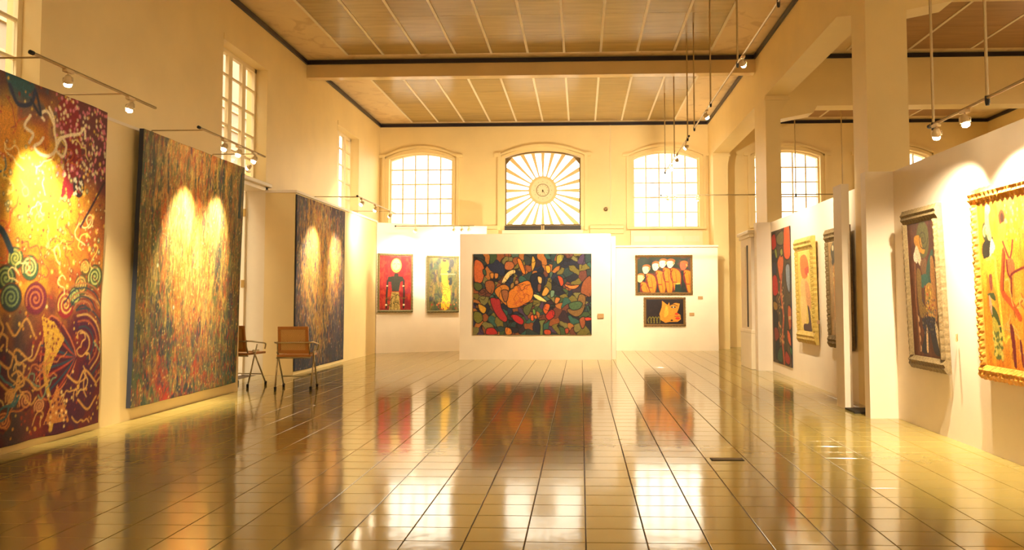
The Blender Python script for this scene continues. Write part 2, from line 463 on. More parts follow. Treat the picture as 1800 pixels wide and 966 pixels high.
# sunburst window: 24 tapered spokes round a clock
def sunburst(r):
    hx = .94-.03; zb = 2.99+.03-3.875; zs_, za_ = 4.71-3.875-.03, 4.86-3.875-.03
    def hit(a):
        c, s = math.cos(a), math.sin(a); t = .35
        while t < 3:
            x, z = c*t, s*t
            if abs(x) > hx or z < zb or z > arc_z(max(-hx, min(hx, x)), -hx, hx, zs_, za_): return (x-c*.003, z-s*.003)
            t += .004
        return (c*1, s*1)
    for k in range(24):
        a = math.pi/2+k*math.pi/12
        da, di = math.radians(2.7), .018
        c, s = math.cos(a), math.sin(a)
        p0 = (c*.33-s*di*.7, s*.33+c*di*.7); p1 = (c*.33+s*di*.7, s*.33-c*di*.7)
        q0 = (c*.45-s*di, s*.45+c*di); q1 = (c*.45+s*di, s*.45-c*di)
        h0, hm, h1 = hit(a+da), hit(a), hit(a-da)
        o = MB().prism([p1, q1, h1, hm, h0, q0, p0], .06, .11, 'Y').build('spoke', M['sun'], r)
        o = MB().box(-.016, .016, .045, .12, -.05, .03)
        v = []
        for p in o.v:
            rr = .39+p[2]; v.append((c*rr-s*p[0], p[1], s*rr+c*p[0]))
        MB().add(v, o.f).build('spoke_collar', M['sun'], r)
    m = MB(); band(m, -hx, hx, zb, zs_, za_, .035, .05, .13); m.box(-.94, .94, .05, .13, zb-.03, zb+.01); m.build('window_frame', M['bronze'], r)
    # corner gussets
    for s in (-1, 1):
        MB().prism([(s*hx, zs_-.14), (s*hx, zs_), (s*(hx-.14), zs_+.03)], .055, .12, 'Y').build('corner_gusset', M['bronze'], r)
    # glass behind
    a = arc_pts(-hx, hx, zs_, za_)
    MB().prism(a+[(hx, zb), (-hx, zb)], .20, .205, 'Y').build('pane', M['glass'], r)
    disc = MB()
    def ring(m, r0, r1, y0, y1, n=48):
        v = []; f = []
        for i in range(n):
            w = 2*math.pi*i/n
            for rr, y in ((r0, y0), (r1, y0), (r1, y1), (r0, y1)): v.append((rr*math.cos(w), y, rr*math.sin(w)))
        for i in range(n):
            j = (i+1) % n
            for k in range(4): f.append((4*i+k, 4*i+(k+1) % 4, 4*j+(k+1) % 4, 4*j+k))
        m.add(v, f)
    n = 48
    disc.prism([(.31*math.cos(2*math.pi*i/n), .31*math.sin(2*math.pi*i/n)) for i in range(n)], .02, .09, 'Y')
    ck = disc.build('clock', M['sash'], r); tag(ck, 'round clock face at the hub of the sunburst')
    m = MB(); ring(m, .295, .355, .0, .10); m.build('outer_ring', M['sun'], ck)
    m = MB(); ring(m, .150, .160, .008, .03); m.build('dial_ring', M['bronze'], ck)
    for i in range(12):
        w = 2*math.pi*i/12; c, s = math.cos(w), math.sin(w)
        MB().add([(c*rr-s*x, y, s*rr+c*x) for rr, x, y in ((.115, -.004, .012), (.135, -.004, .012), (.135, .004, .012), (.115, .004, .012), (.115, -.004, .022), (.135, -.004, .022), (.135, .004, .022), (.115, .004, .022))],
                 [(0,1,2,3),(7,6,5,4),(0,4,5,1),(1,5,6,2),(2,6,7,3),(3,7,4,0)]).build('hour_mark', M['bronze'], ck)
        MB().lathe([(.007, -.003), (.007, .003)], 8).build('stud', M['bronze'], ck).matrix_local = Matrix.Translation((.22*c, .016, .22*s)) @ Matrix.Rotation(math.pi/2, 4, 'X')
    for ang, ln, wd in ((-62, .095, .011), (-100, .075, .014)):
        a = math.radians(ang); c, s = math.cos(a), math.sin(a)
        MB().prism([(-s*wd, c*wd), (c*ln, s*ln), (s*wd, -c*wd), (-c*.02, -s*.02)], .004, .010, 'Y').build('clock_hand', M['bronze'], ck)
    # dark louvre band below and sill
    m = MB()
    for s in (-1, 1):
        m = MB(); x0, x1 = (s*.02, s*.965) if s > 0 else (-.965, -.02)
        lv = m.box(x0, x1, -.03, .02, -1.0, -.88).build('louvre_box', M['sun'], r)
        for i in range(3):
            MB().box(x0+.02, x1-.02, -.036, -.030, -.99+i*.036, -.958+i*.036).build('louvre', M['louver'], lv)
    MB().box(-.008, .008, -.05, -.03, -1.09, -.87).build('latch_rod', M['bronze'], r)
    m = MB(); band(m, -.94, .94, -.90, .83, .985, .10, -.035, 0); m.build('inner_casing', M['wall'], r)
    m = MB(); band(m, -1.04, 1.04, -1.0, .87, 1.07, .08, -.07, 0); m.box(-1.2, -1.04, -.075, 0, .84, .93); m.box(1.04, 1.2, -.075, 0, .84, .93)
    m.build('outer_casing', M['wall'], r)
    MB().box(-1.0, 1.0, -.14, .0, -1.09, -1.0).build('sill', M['white'], r, bevel=.01)
    portal((-.942, YB+.42, 3.9), (math.pi/2, 0, math.pi), 1.88, 1.85)
sunburst(w2)
# low window band under window 3
r = window_root(0, (2.11, YB, 2.45))
tag(MB().box(-.88, .88, -.05, .0, -.06, .40).build('window_frame', M['sash'], r))
for i in range(4):
    MB().box(-.80+i*.41, -.80+i*.41+.37, -.056, -.050, .13, .27).build('pane', M['white'], r)

# horizontal band moulding on the far wall
k = 0
for (xa, xb) in ((-3.0, -2.05), (.22, 1.06)):
    tn[0] += 1
    m = MB(); m.box(xa, xb, YB-.10, YB, 2.90, 2.99); m.box(xa, xb, YB-.05, YB, 2.78, 2.90)
    tag(m.build('trim_%d' % tn[0], M['wall'], bevel=.012), kind='structure')

# left wall windows: deep reveals, casements with thick stiles
def side_window(y0, y1, z0, z1, nr=5):
    r = window_root(0, (XL, y0, z0)); X = -.17; h = z1-z0; w = y1-y0
    m = MB(); t = .06
    m.box(X-.05, X, .0, w, 0, t); m.box(X-.05, X, 0, w, h-t, h); m.box(X-.05, X, 0, .20, 0, h); m.box(X-.05, X, w-t, w, 0, h)
    m.build('window_frame', M['sash'], r)
    a, b = .20, w-t; nc = 3; gw = (b-a+.12)/nc
    for i in range(1, nc): MB().box(X-.05, X+.005, a+i*gw-.12, a+i*gw, t, h-t).build('stile', M['sash'], r)
    for j in range(1, nr): MB().box(X-.04, X-.005, a, b, h*j/nr-.014, h*j/nr+.014).build('glazing_bar', M['sash'], r)
    for i in range(nc):
        for j in range(nr):
            MB().box(X-.028, X-.023, a+i*gw, a+i*gw+gw-.12, h*j/nr, h*(j+1)/nr).build('pane', M['glass'], r)
    m = MB(); m.box(0, .012, w, w+.09, -.05, h+.09); m.box(0, .012, 0, w, h, h+.09); m.build('casing', M['wall'], r)
    MB().box(-.17, .10, -.05, w+.05, -.06, 0).build('sill', M['white'], r, bevel=.01)
    portal((XL-.36, (y0+y1)/2, (z0+z1)/2), (0, -math.pi/2, 0), h, w)
for (y0, y1, z0, z1, q) in LW: side_window(y0, y1, z0, z1)

# glazed door leaf below the second visible side window
d1 = tag(empty('door_1', (XL, 12.44, 0)), kind='structure')
m = MB(); m.box(-.30, .04, 0, .08, 0, 2.99); m.box(-.30, .04, -1.52, -1.44, 0, 2.99); m.box(-.30, .04, -1.52, .08, 2.90, 2.99); m.build('door_frame', M['white'], d1)
lf = MB().box(-1.02, -.26, -.065, -.02, .02, 2.88).build('door_leaf', M['white'], d1)
for z in (.35, 1.25, 2.15): MB().box(-.92, -.40, -.073, -.064, z, z+.60).build('door_panel', M['white'], lf, bevel=.004)
for z in (.45, 1.37, 2.49): MB().box(-.30, -.25, -.085, -.062, z, z+.12).build('hinge', M['brass'], lf)
portal((XL-.36, 11.72, 1.45), (0, -math.pi/2, 0), 2.9, 1.4)

# things outside the windows: a neighbouring wing across the side yard
ext = MB().box(-9.5, -9.2, -8, 26, -.2, 9).build('side_wing', M['exterior']); tag(ext, 'plain rendered wing of the building seen through the left windows', 'building')
for z in (3.1, 3.6, 4.1, 4.6, 5.1, 5.6, 6.1):
    MB().box(-9.2, -9.14, -8, 26, z, z+.05).build('louvre_rail', M['rod'], ext)
g = MB().box(-60, 60, -60, 80, -.4, -.13).build('ground', M['exterior']); tag(g, kind='structure')

# unseen plainer windows added in the near and aisle walls for more light
for (x0, x1, z0, zs, za) in NW:
    r = window_root(0, ((x0+x1)/2, YN, z0)); hw = (x1-x0)/2
    m = MB(); band(m, -hw+.05, hw-.05, .05, zs-z0, za-z0-.04, .05, -.2, -.14); m.build('window_frame', M['sash'], r)
    for i in (1, 2, 3): MB().box(-hw+i*hw/2-.02, -hw+i*hw/2+.02, -.19, -.15, 0, za-z0-.08).build('muntin', M['sash'], r)
    for i in range(1, 4): MB().box(-hw, hw, -.185, -.155, i*.55-.02, i*.55+.02).build('muntin', M['sash'], r)
    MB().box(-hw, hw, -.172, -.168, 0, zs-z0).build('pane', M['glass'], r)
    portal(((x0+x1)/2, YN-.34, (z0+za)/2), (math.pi/2, 0, 0), x1-x0, za-z0)
for (y0, y1, z0, z1, _) in AW:
    r = window_root(0, (XA, y0, z0)); w = y1-y0; h = z1-z0
    m = MB(); m.box(.1, .16, 0, w, 0, .06); m.box(.1, .16, 0, w, h-.06, h); m.box(.1, .16, 0, .06, 0, h); m.box(.1, .16, w-.06, w, 0, h); m.build('window_frame', M['sash'], r)
    for i in range(1, 5): MB().box(.11, .15, w*i/5-.02, w*i/5+.02, 0, h).build('muntin', M['sash'], r)
    for i in range(1, 7): MB().box(.11, .15, 0, w, h*i/7-.02, h*i/7+.02).build('muntin', M['sash'], r)
    MB().box(.128, .132, 0, w, 0, h).build('pane', M['glass'], r)
    portal((XA+.34, (y0+y1)/2, (z0+z1)/2), (0, math.pi/2, 0), h, w)

# ------------------------------------------------------------------ partitions
def part(name, boxes, label, mat='partition', cat='partition', bevel=0):
    m = MB()
    for b in boxes: m.box(*b)
    o = m.build(name, M[mat], bevel=bevel); return tag(o, label, cat)
pl = part('display_partition', [(-4.55, -4.47, YN, 10.33, 0, 2.89)], 'long cream exhibition wall at left carrying the two large colourful cloths', 'wall')
MB().box(-4.58, -4.466, YN, 10.35, 2.89, 2.92).build('top_cap', M['partition'], pl)
p3 = part('display_partition', [(-4.60, -4.51, 12.50, 17.45, 0, 2.87), (XL+.04, -4.51, 12.43, 12.50, 0, 2.87)], 'cream partition behind the chairs carrying the dark blue and brown cloth', 'wall')
MB().box(-4.63, -4.48, 12.40, 17.45, 2.87, 2.91).build('top_cap', M['partition'], p3)
MB().box(XL+.03, -4.63, 12.40, 12.53, 2.87, 2.91).build('top_cap', M['partition'], p3)
# oblique partition in the far left corner
m = MB(); a = math.atan2(.8, 1.7); m.box(0, 2.55, 0, .08, 0, 2.84)
pa = m.build('display_partition', M['partition']); pa.location = (-4.5, 17.45, 0); pa.rotation_euler = (0, 0, a)
tag(pa, 'oblique far left partition holding the red and the green figure pictures', 'partition')
MB().box(0, 2.55, -.02, .10, 2.84, 2.87).build('top_cap', M['partition'], pa)
pc = part('display_partition', [(-2.38, .585, 15.64, 15.76, 0, 2.46)], 'free-standing central partition with the wide multicoloured cloth')
pr_ = part('display_partition', [(.60, .685, 15.80, 18.36, 0, 2.42)], 'narrow bright partition end just right of the central panel')
pb = part('display_partition', [(.80, 3.12, 18.36, 18.46, 0, 2.36)], 'far right partition under the window with two stacked pictures')
MB().box(.78, 3.13, 18.32, 18.46, 2.36, 2.40).build('top_cap', M['partition'], pb)
p2 = part('display_partition', [(3.155, 3.25, 9.28, 13.42, 0, 2.45)], 'cream partition between the two columns with a row of three tall pictures')
pf = part('display_partition', [(2.873, 3.15, 8.14, 8.28, 0, 2.47), (3.15, 3.28, 2.6, 8.28, 0, 2.47)], 'foreground right partition lit by two spotlights, with two carved frames')
po = part('partition_post', [(2.84, 2.925, 8.80, 9.07, 0, 2.44)], 'slim cream post standing in front of the large right column', cat='post')
MB().box(2.83, 3.10, 8.47, 8.78, 0, .022).build('foot_plate', M['dark'], po)
pp = part('partition_post', [(2.915, 3.15, 13.36, 13.56, 0, 2.45)], 'square cream pier at the far end of the three-picture partition', cat='post')

# shallow cased niche at the second column
ca = empty('display_case', (3.0, 14.05, 0)); tag(ca, 'narrow white case with dark slot and cornice beside the far column', 'cabinet')
m = MB(); m.box(-.13, .12, -.45, .40, .62, 2.27); m.build('body', M['partition'], ca)
MB().box(-.15, .12, -.47, .42, .0, .60).build('base_cabinet', M['white'], ca, bevel=.006)
m = MB(); m.box(-.15, .12, -.48, .43, .60, .66); m.build('ledge', M['white'], ca, bevel=.01)
m = MB(); m.box(-.16, .12, -.48, .43, 2.22, 2.28); m.box(-.19, .12, -.50, .46, 2.28, 2.34); m.build('cornice', M['white'], ca, bevel=.01)
MB().box(-.134, -.130, -.20, -.10, .70, 2.10).build('slot', M['dark'], ca)  # dark strip laid on the face, standing for the shade inside a gap
MB().box(-.136, -.130, .0, .30, .72, 2.08).build('door_panel', M['white'], ca)

# conduit and small box on the far wall
co = empty('wall_conduit', (.74, YB, 0)); tag(co, 'thin vertical conduit with a small box right of the sunburst window', 'conduit')
MB().box(-.012, .012, -.025, 0, 3.04, Z0).build('pipe', M['sash'], co)
MB().lathe([(.0, 0), (.05, 0), (.05, .05), (.03, .08), (.0, .08)], 14).build('junction_box', M['bronze'], co).matrix_local = Matrix.Translation((-.12, 0, 3.39)) @ Matrix.Rotation(math.pi/2, 4, 'X')
# floor grille
fg = empty('floor_grille', (1.08, 6.06, 0)); tag(fg, 'small brown slotted grille let into the floor right of centre', 'grille')
MB().box(-.12, .12, -.045, .045, .0, .004).build('grille_frame', M['dark'], fg)
for i in range(4): MB().box(-.11, .11, -.036+i*.02, -.026+i*.02, .004, .006).build('bar', M['bronze'], fg)
# ------------------------------------------------------------------ painter: brushwork on a fine mesh
def lin(c):
    c = np.asarray(c, float)/255.0
    return np.where(c <= .04045, c/12.92, ((c+.055)/1.055)**2.4)
class Art:
    def __init__(s, w, h, nx, ny, bg, seed=1):
        s.w, s.h, s.nx, s.ny = w, h, nx, ny
        s.rs = np.random.RandomState(seed)
        x = np.linspace(0, w, nx); y = np.linspace(0, h, ny)
        s.X, s.Y = np.meshgrid(x, y)
        s.c = np.zeros((ny, nx, 3)); s.c[:] = lin(bg)
        s.px = w/(nx-1)
    def noise(s, sx, sy, oct=3, warp=None):
        out = np.zeros_like(s.X); amp = 1; tot = 0
        X, Y = s.X, s.Y
        if warp is not None: X = X+warp[0]; Y = Y+warp[1]
        for o in range(oct):
            gx = int(s.w/sx)+4; gy = int(s.h/sy)+4
            g = s.rs.rand(gy+2, gx+2)
            u = np.clip(X/sx+1, 0, gx); v = np.clip(Y/sy+1, 0, gy)
            i = u.astype(int); j = v.astype(int); fu = u-i; fv = v-j
            fu = fu*fu*(3-2*fu); fv = fv*fv*(3-2*fv)
            out += amp*((g[j, i]*(1-fu)+g[j, i+1]*fu)*(1-fv)+(g[j+1, i]*(1-fu)+g[j+1, i+1]*fu)*fv)
            tot += amp; amp *= .55; sx /= 2; sy /= 2
        return out/tot
    def mix(s, m, col):
        s.c = s.c*(1-m[..., None])+lin(col)*m[..., None]
    def box_of(s, x0, x1, y0, y1):
        i0 = max(int(x0/s.w*(s.nx-1))-1, 0); i1 = min(int(x1/s.w*(s.nx-1))+2, s.nx)
        j0 = max(int(y0/s.h*(s.ny-1))-1, 0); j1 = min(int(y1/s.h*(s.ny-1))+2, s.ny)
        return slice(j0, max(j1, j0)), slice(i0, max(i1, i0))
    def _put(s, sl, m, col, a=1):
        m = (np.clip(m, 0, 1)*a)[..., None]; s.c[sl] = s.c[sl]*(1-m)+lin(col)*m
    def line(s, pts, r, col, a=1):
        pts = [np.array(p, float) for p in pts]
        xs = [p[0] for p in pts]; ys = [p[1] for p in pts]; q = r+2*s.px
        sl = s.box_of(min(xs)-q, max(xs)+q, min(ys)-q, max(ys)+q)
        X, Y = s.X[sl], s.Y[sl]
        if X.size == 0: return
        D = np.full(X.shape, 1e9)
        for p, t in zip(pts[:-1], pts[1:]):
            d = t-p; L = max(d@d, 1e-12)
            k = np.clip(((X-p[0])*d[0]+(Y-p[1])*d[1])/L, 0, 1)
            D = np.minimum(D, np.hypot(X-p[0]-k*d[0], Y-p[1]-k*d[1]))
        s._put(sl, (r-D)/s.px+.5, col, a)
    def curve(s, pts, r, col, a=1, n=6):
        """Catmull-Rom through pts"""
        P = [np.array(p, float) for p in pts]; P = [2*P[0]-P[1]]+P+[2*P[-1]-P[-2]]; o = []
        for i in range(1, len(P)-2):
            for k in range(n):
                t = k/n
                o.append(.5*(2*P[i]+(P[i+1]-P[i-1])*t+(2*P[i-1]-5*P[i]+4*P[i+1]-P[i+2])*t*t+(3*P[i]-P[i-1]-3*P[i+1]+P[i+2])*t**3))
        o.append(P[-2]); s.line(o, r, col, a)
    def ell(s, x, y, rx, ry, col, a=1, rot=0, out=None, ow=.01):
        q = max(rx, ry)+ow+2*s.px; sl = s.box_of(x-q, x+q, y-q, y+q); X, Y = s.X[sl]-x, s.Y[sl]-y
        if X.size == 0: return
        c, n = math.cos(rot), math.sin(rot); U = X*c+Y*n; V = -X*n+Y*c
        k = np.hypot(U/rx, V/ry); D = (1-k)*min(rx, ry)
        if out is not None:
            s._put(sl, (D+ow)/s.px+.5, out, a)
        s._put(sl, D/s.px+.5, col, a)
    def poly(s, pts, col, a=1, out=None, ow=.01, smooth=False):
        if smooth:
            P = [np.array(p, float) for p in pts]; n = len(P); o = []
            for i in range(n):
                p0, p1, p2, p3 = P[i-1], P[i], P[(i+1) % n], P[(i+2) % n]
                for k in range(5):
                    t = k/5; o.append(.5*(2*p1+(p2-p0)*t+(2*p0-5*p1+4*p2-p3)*t*t+(3*p1-p0-3*p2+p3)*t**3))
            pts = o
        xs = [p[0] for p in pts]; ys = [p[1] for p in pts]
        sl = s.box_of(min(xs), max(xs), min(ys), max(ys)); X, Y = s.X[sl], s.Y[sl]
        if X.size == 0: return
        ins = np.zeros(X.shape, bool); n = len(pts)
        for i in range(n):
            x1, y1 = pts[i]; x2, y2 = pts[(i+1) % n]
            if y1 == y2: continue
            c = ((y1 > Y) != (y2 > Y)) & (X < (x2-x1)*(Y-y1)/(y2-y1)+x1); ins ^= c
        s._put(sl, ins.astype(float), col, a)
        if out is not None: s.line(list(pts)+[pts[0]], ow, out, a)
    def spiral(s, x, y, r, col, bg=None, turns=2.6, wd=.008, out=None):
        if bg is not None: s.ell(x, y, r, r, bg, out=out, ow=wd)
        p = [(x+r*.9*(t/(turns*14))*math.cos(t*2*math.pi/14), y+r*.9*(t/(turns*14))*math.sin(t*2*math.pi/14)) for t in range(int(turns*14)+1)]
        s.line(p, wd, col)
    def dots(s, n, x0, x1, y0, y1, r0, r1, cols, a=1, inner=None):
        for _ in range(n):
            x = s.rs.uniform(x0, x1); y = s.rs.uniform(y0, y1); r = s.rs.uniform(r0, r1); c = cols[s.rs.randint(len(cols))]
            s.ell(x, y, r, r*1.2, c, a)
            if inner is not None: s.ell(x, y, r*.45, r*.5, inner, a)
    def squig(s, n, x0, x1, y0, y1, L, r, cols, seg=6, a=1):
        for _ in range(n):
            x = s.rs.uniform(x0, x1); y = s.rs.uniform(y0, y1); t = s.rs.uniform(0, 6.28); p = [(x, y)]
            for k in range(seg):
                t += s.rs.uniform(-1.5, 1.5); x += L*math.cos(t); y += L*math.sin(t); p.append((x, y))
            s.curve(p, r, cols[s.rs.randint(len(cols))], a)
    def voronoi(s, n, cols, edge=.012, ecol=(15, 12, 20), mask=None, sx=1., sy=1., a=1):
        P = s.rs.rand(n, 2)*[s.w, s.h]
        wx = (s.noise(.18, .18, 2)-.5)*.16; wy = (s.noise(.18, .18, 2)-.5)*.16
        d1 = np.full(s.X.shape, 1e9); d2 = d1.copy(); idx = np.zeros(s.X.shape, int)
        for k, p in enumerate(P):
            d = np.hypot((s.X+wx-p[0])*sx, (s.Y+wy-p[1])*sy)
            nr = d < d1; d2 = np.where(nr, d1, np.minimum(d2, d)); idx = np.where(nr, k, idx); d1 = np.where(nr, d, d1)
        C = np.array([lin(cols[s.rs.randint(len(cols))]) for _ in range(n)])
        im = C[idx]; e = np.clip(1-(d2-d1-edge)/s.px/1.5, 0, 1)[..., None]
        im = im*(1-e)+lin(ecol)*e
        if mask is None: s.c = s.c*(1-a)+im*a
        else: m = (mask*a)[..., None]; s.c = s.c*(1-m)+im*m
        return idx
    def grain(s, amp=.25, sc=.01):
        g = s.noise(sc, sc, 1); s.c *= (1-amp/2+amp*g)[..., None]
    def build(s, name, mat, parent, thick=.02, wob=0, z0=0, x0=None, y=0., bulge=0):
        """front face towards -Y, centred in x"""
        if x0 is None: x0 = -s.w/2
        nx, ny = s.nx, s.ny
        V = np.zeros((ny, nx, 3)); V[..., 0] = s.X+x0; V[..., 2] = s.Y+z0; V[..., 1] = y
        if wob:
            V[..., 1] += (s.noise(.5, 1.2, 2)-.5)*wob*2
            ex = (s.noise(.3, .35, 2)-.5)*wob; t = (s.X/s.w-.5)*2; V[..., 0] += ex*t*np.abs(t)
            ez = (s.noise(.35, .4, 2)-.5)*wob; t = (s.Y/s.h-.5)*2; V[..., 2] += ez*t*np.abs(t)
        k = np.arange(nx*ny).reshape(ny, nx)
        q = np.stack([k[:-1, :-1], k[:-1, 1:], k[1:, 1:], k[1:, :-1]], -1).reshape(-1, 4)
        # rim
        loop = list(k[0, :])+list(k[1:, -1])+list(k[-1, -2::-1])+list(k[-2:0:-1, 0])
        nb = len(loop); B = V.reshape(-1, 3)[loop].copy(); B[:, 1] += thick
        allv = np.vstack([V.reshape(-1, 3), B]); n0 = nx*ny
        rim = np.array([(loop[(i+1) % nb], loop[i], n0+i, n0+(i+1) % nb) for i in range(nb)])
        Q = np.vstack([q, rim])
        me = bpy.data.meshes.new(name)
        me.vertices.add(len(allv)); me.vertices.foreach_set('co', allv.astype(np.float32).ravel())
        me.loops.add(len(Q)*4); me.loops.foreach_set('vertex_index', Q.astype(np.int32).ravel())
        me.polygons.add(len(Q)); me.polygons.foreach_set('loop_start', np.arange(0, len(Q)*4, 4, dtype=np.int32))
        try: me.polygons.foreach_set('loop_total', np.full(len(Q), 4, np.int32))
        except Exception: pass
        mi = np.zeros(len(Q), np.int32); mi[len(q):] = 1; me.polygons.foreach_set('material_index', mi)
        sm = np.ones(len(Q), bool); sm[len(q):] = False; me.polygons.foreach_set('use_smooth', sm)
        me.update(calc_edges=True)
        at = me.color_attributes.new('paint', 'FLOAT_COLOR', 'POINT')
        col = np.ones((len(allv), 4), np.float32); col[:n0, :3] = np.clip(s.c, 0, 1).reshape(-1, 3); col[n0:, :3] = .02
        at.data.foreach_set('color', col.ravel())
        me.materials.append(mat); me.materials.append(M['canvasback'])
        o = link(bpy.data.objects.new(name, me))
        if parent: o.parent = parent
        return o

def carved_rail(x0, x1, z0, z1, along, depth, mat, parent, amp=.008, seed=0, mitre=None, y=0.):
    """one frame rail: bulging carved profile along x or z, scalloped outer edge; front at -Y"""
    rs = np.random.RandomState(seed)
    L = (x1-x0) if along == 'x' else (z1-z0); Wd = (z1-z0) if along == 'x' else (x1-x0)
    n = max(int(L/.02), 4); k = 7; V = []; F = []
    prof = [0, .25, .75, .55, .95, .5, .15]
    for i in range(n+1):
        t = L*i/n; sc = amp*.6*math.sin(t*2*math.pi/.07)+amp*.8*(rs.rand()-.5)
        for j in range(k):
            a = Wd*j/(k-1); e = sc if j in (0, k-1) and False else 0
            out = sc if (mitre == 1 and j == k-1) or (mitre == -1 and j == 0) else 0
            yy = -depth*(.55+.45*prof[j])-(amp*1.0*(rs.rand()-.3)+amp*.9*math.sin(t*2*math.pi/.06+j) if 0 < j < k-1 else 0)
            p = (x0+t, yy+y, z0+a+out) if along == 'x' else (x0+a+out, yy+y, z0+t)
            V.append(p)
        for j in (k-1, 0):
            q = list(V[i*(k+2)+(j if j else 0)]); q[1] = y; V.append(tuple(q))
    kk = k+2
    for i in range(n):
        for j in range(kk):
            a = i*kk+j; b = i*kk+(j+1) % kk; F.append((a, b, b+kk, a+kk))
    F.append(tuple(range(kk))); F.append(tuple(range(n*kk+kk-1, n*kk-1, -1)))
    o = MB(); o.v = V; o.f = F
    return o.build('frame_rail', mat, parent, smooth=False)

def framed(name, label, cat, loc, rotz, lean, w, h, fw, art, mat, depth=.06, amp=.006, group=None, bottom=None, top=None):
    """w,h outer size; origin bottom centre of the outer frame at its back"""
    r = empty(name, loc); r.rotation_euler = (lean, 0, rotz); tag(r, label, cat, group)
    ft = top or fw; fb = bottom or fw
    carved_rail(-w/2, w/2, 0, fb, 'x', depth, mat, r, amp, 1, -1)
    carved_rail(-w/2, w/2, h-ft, h, 'x', depth, mat, r, amp, 2, 1)
    carved_rail(-w/2, -w/2+fw, fb, h-ft, 'z', depth, mat, r, amp, 3, -1)
    carved_rail(w/2-fw, w/2, fb, h-ft, 'z', depth, mat, r, amp, 4, 1)
    art.build('canvas', M['paint'], r, thick=.02, z0=fb, y=-depth*.55)
    MB().box(-w/2+.02, w/2-.02, -.012, -.001, .02, h-.02).build('backing_board', M['canvasback'], r)
    return r
HP = math.pi/2

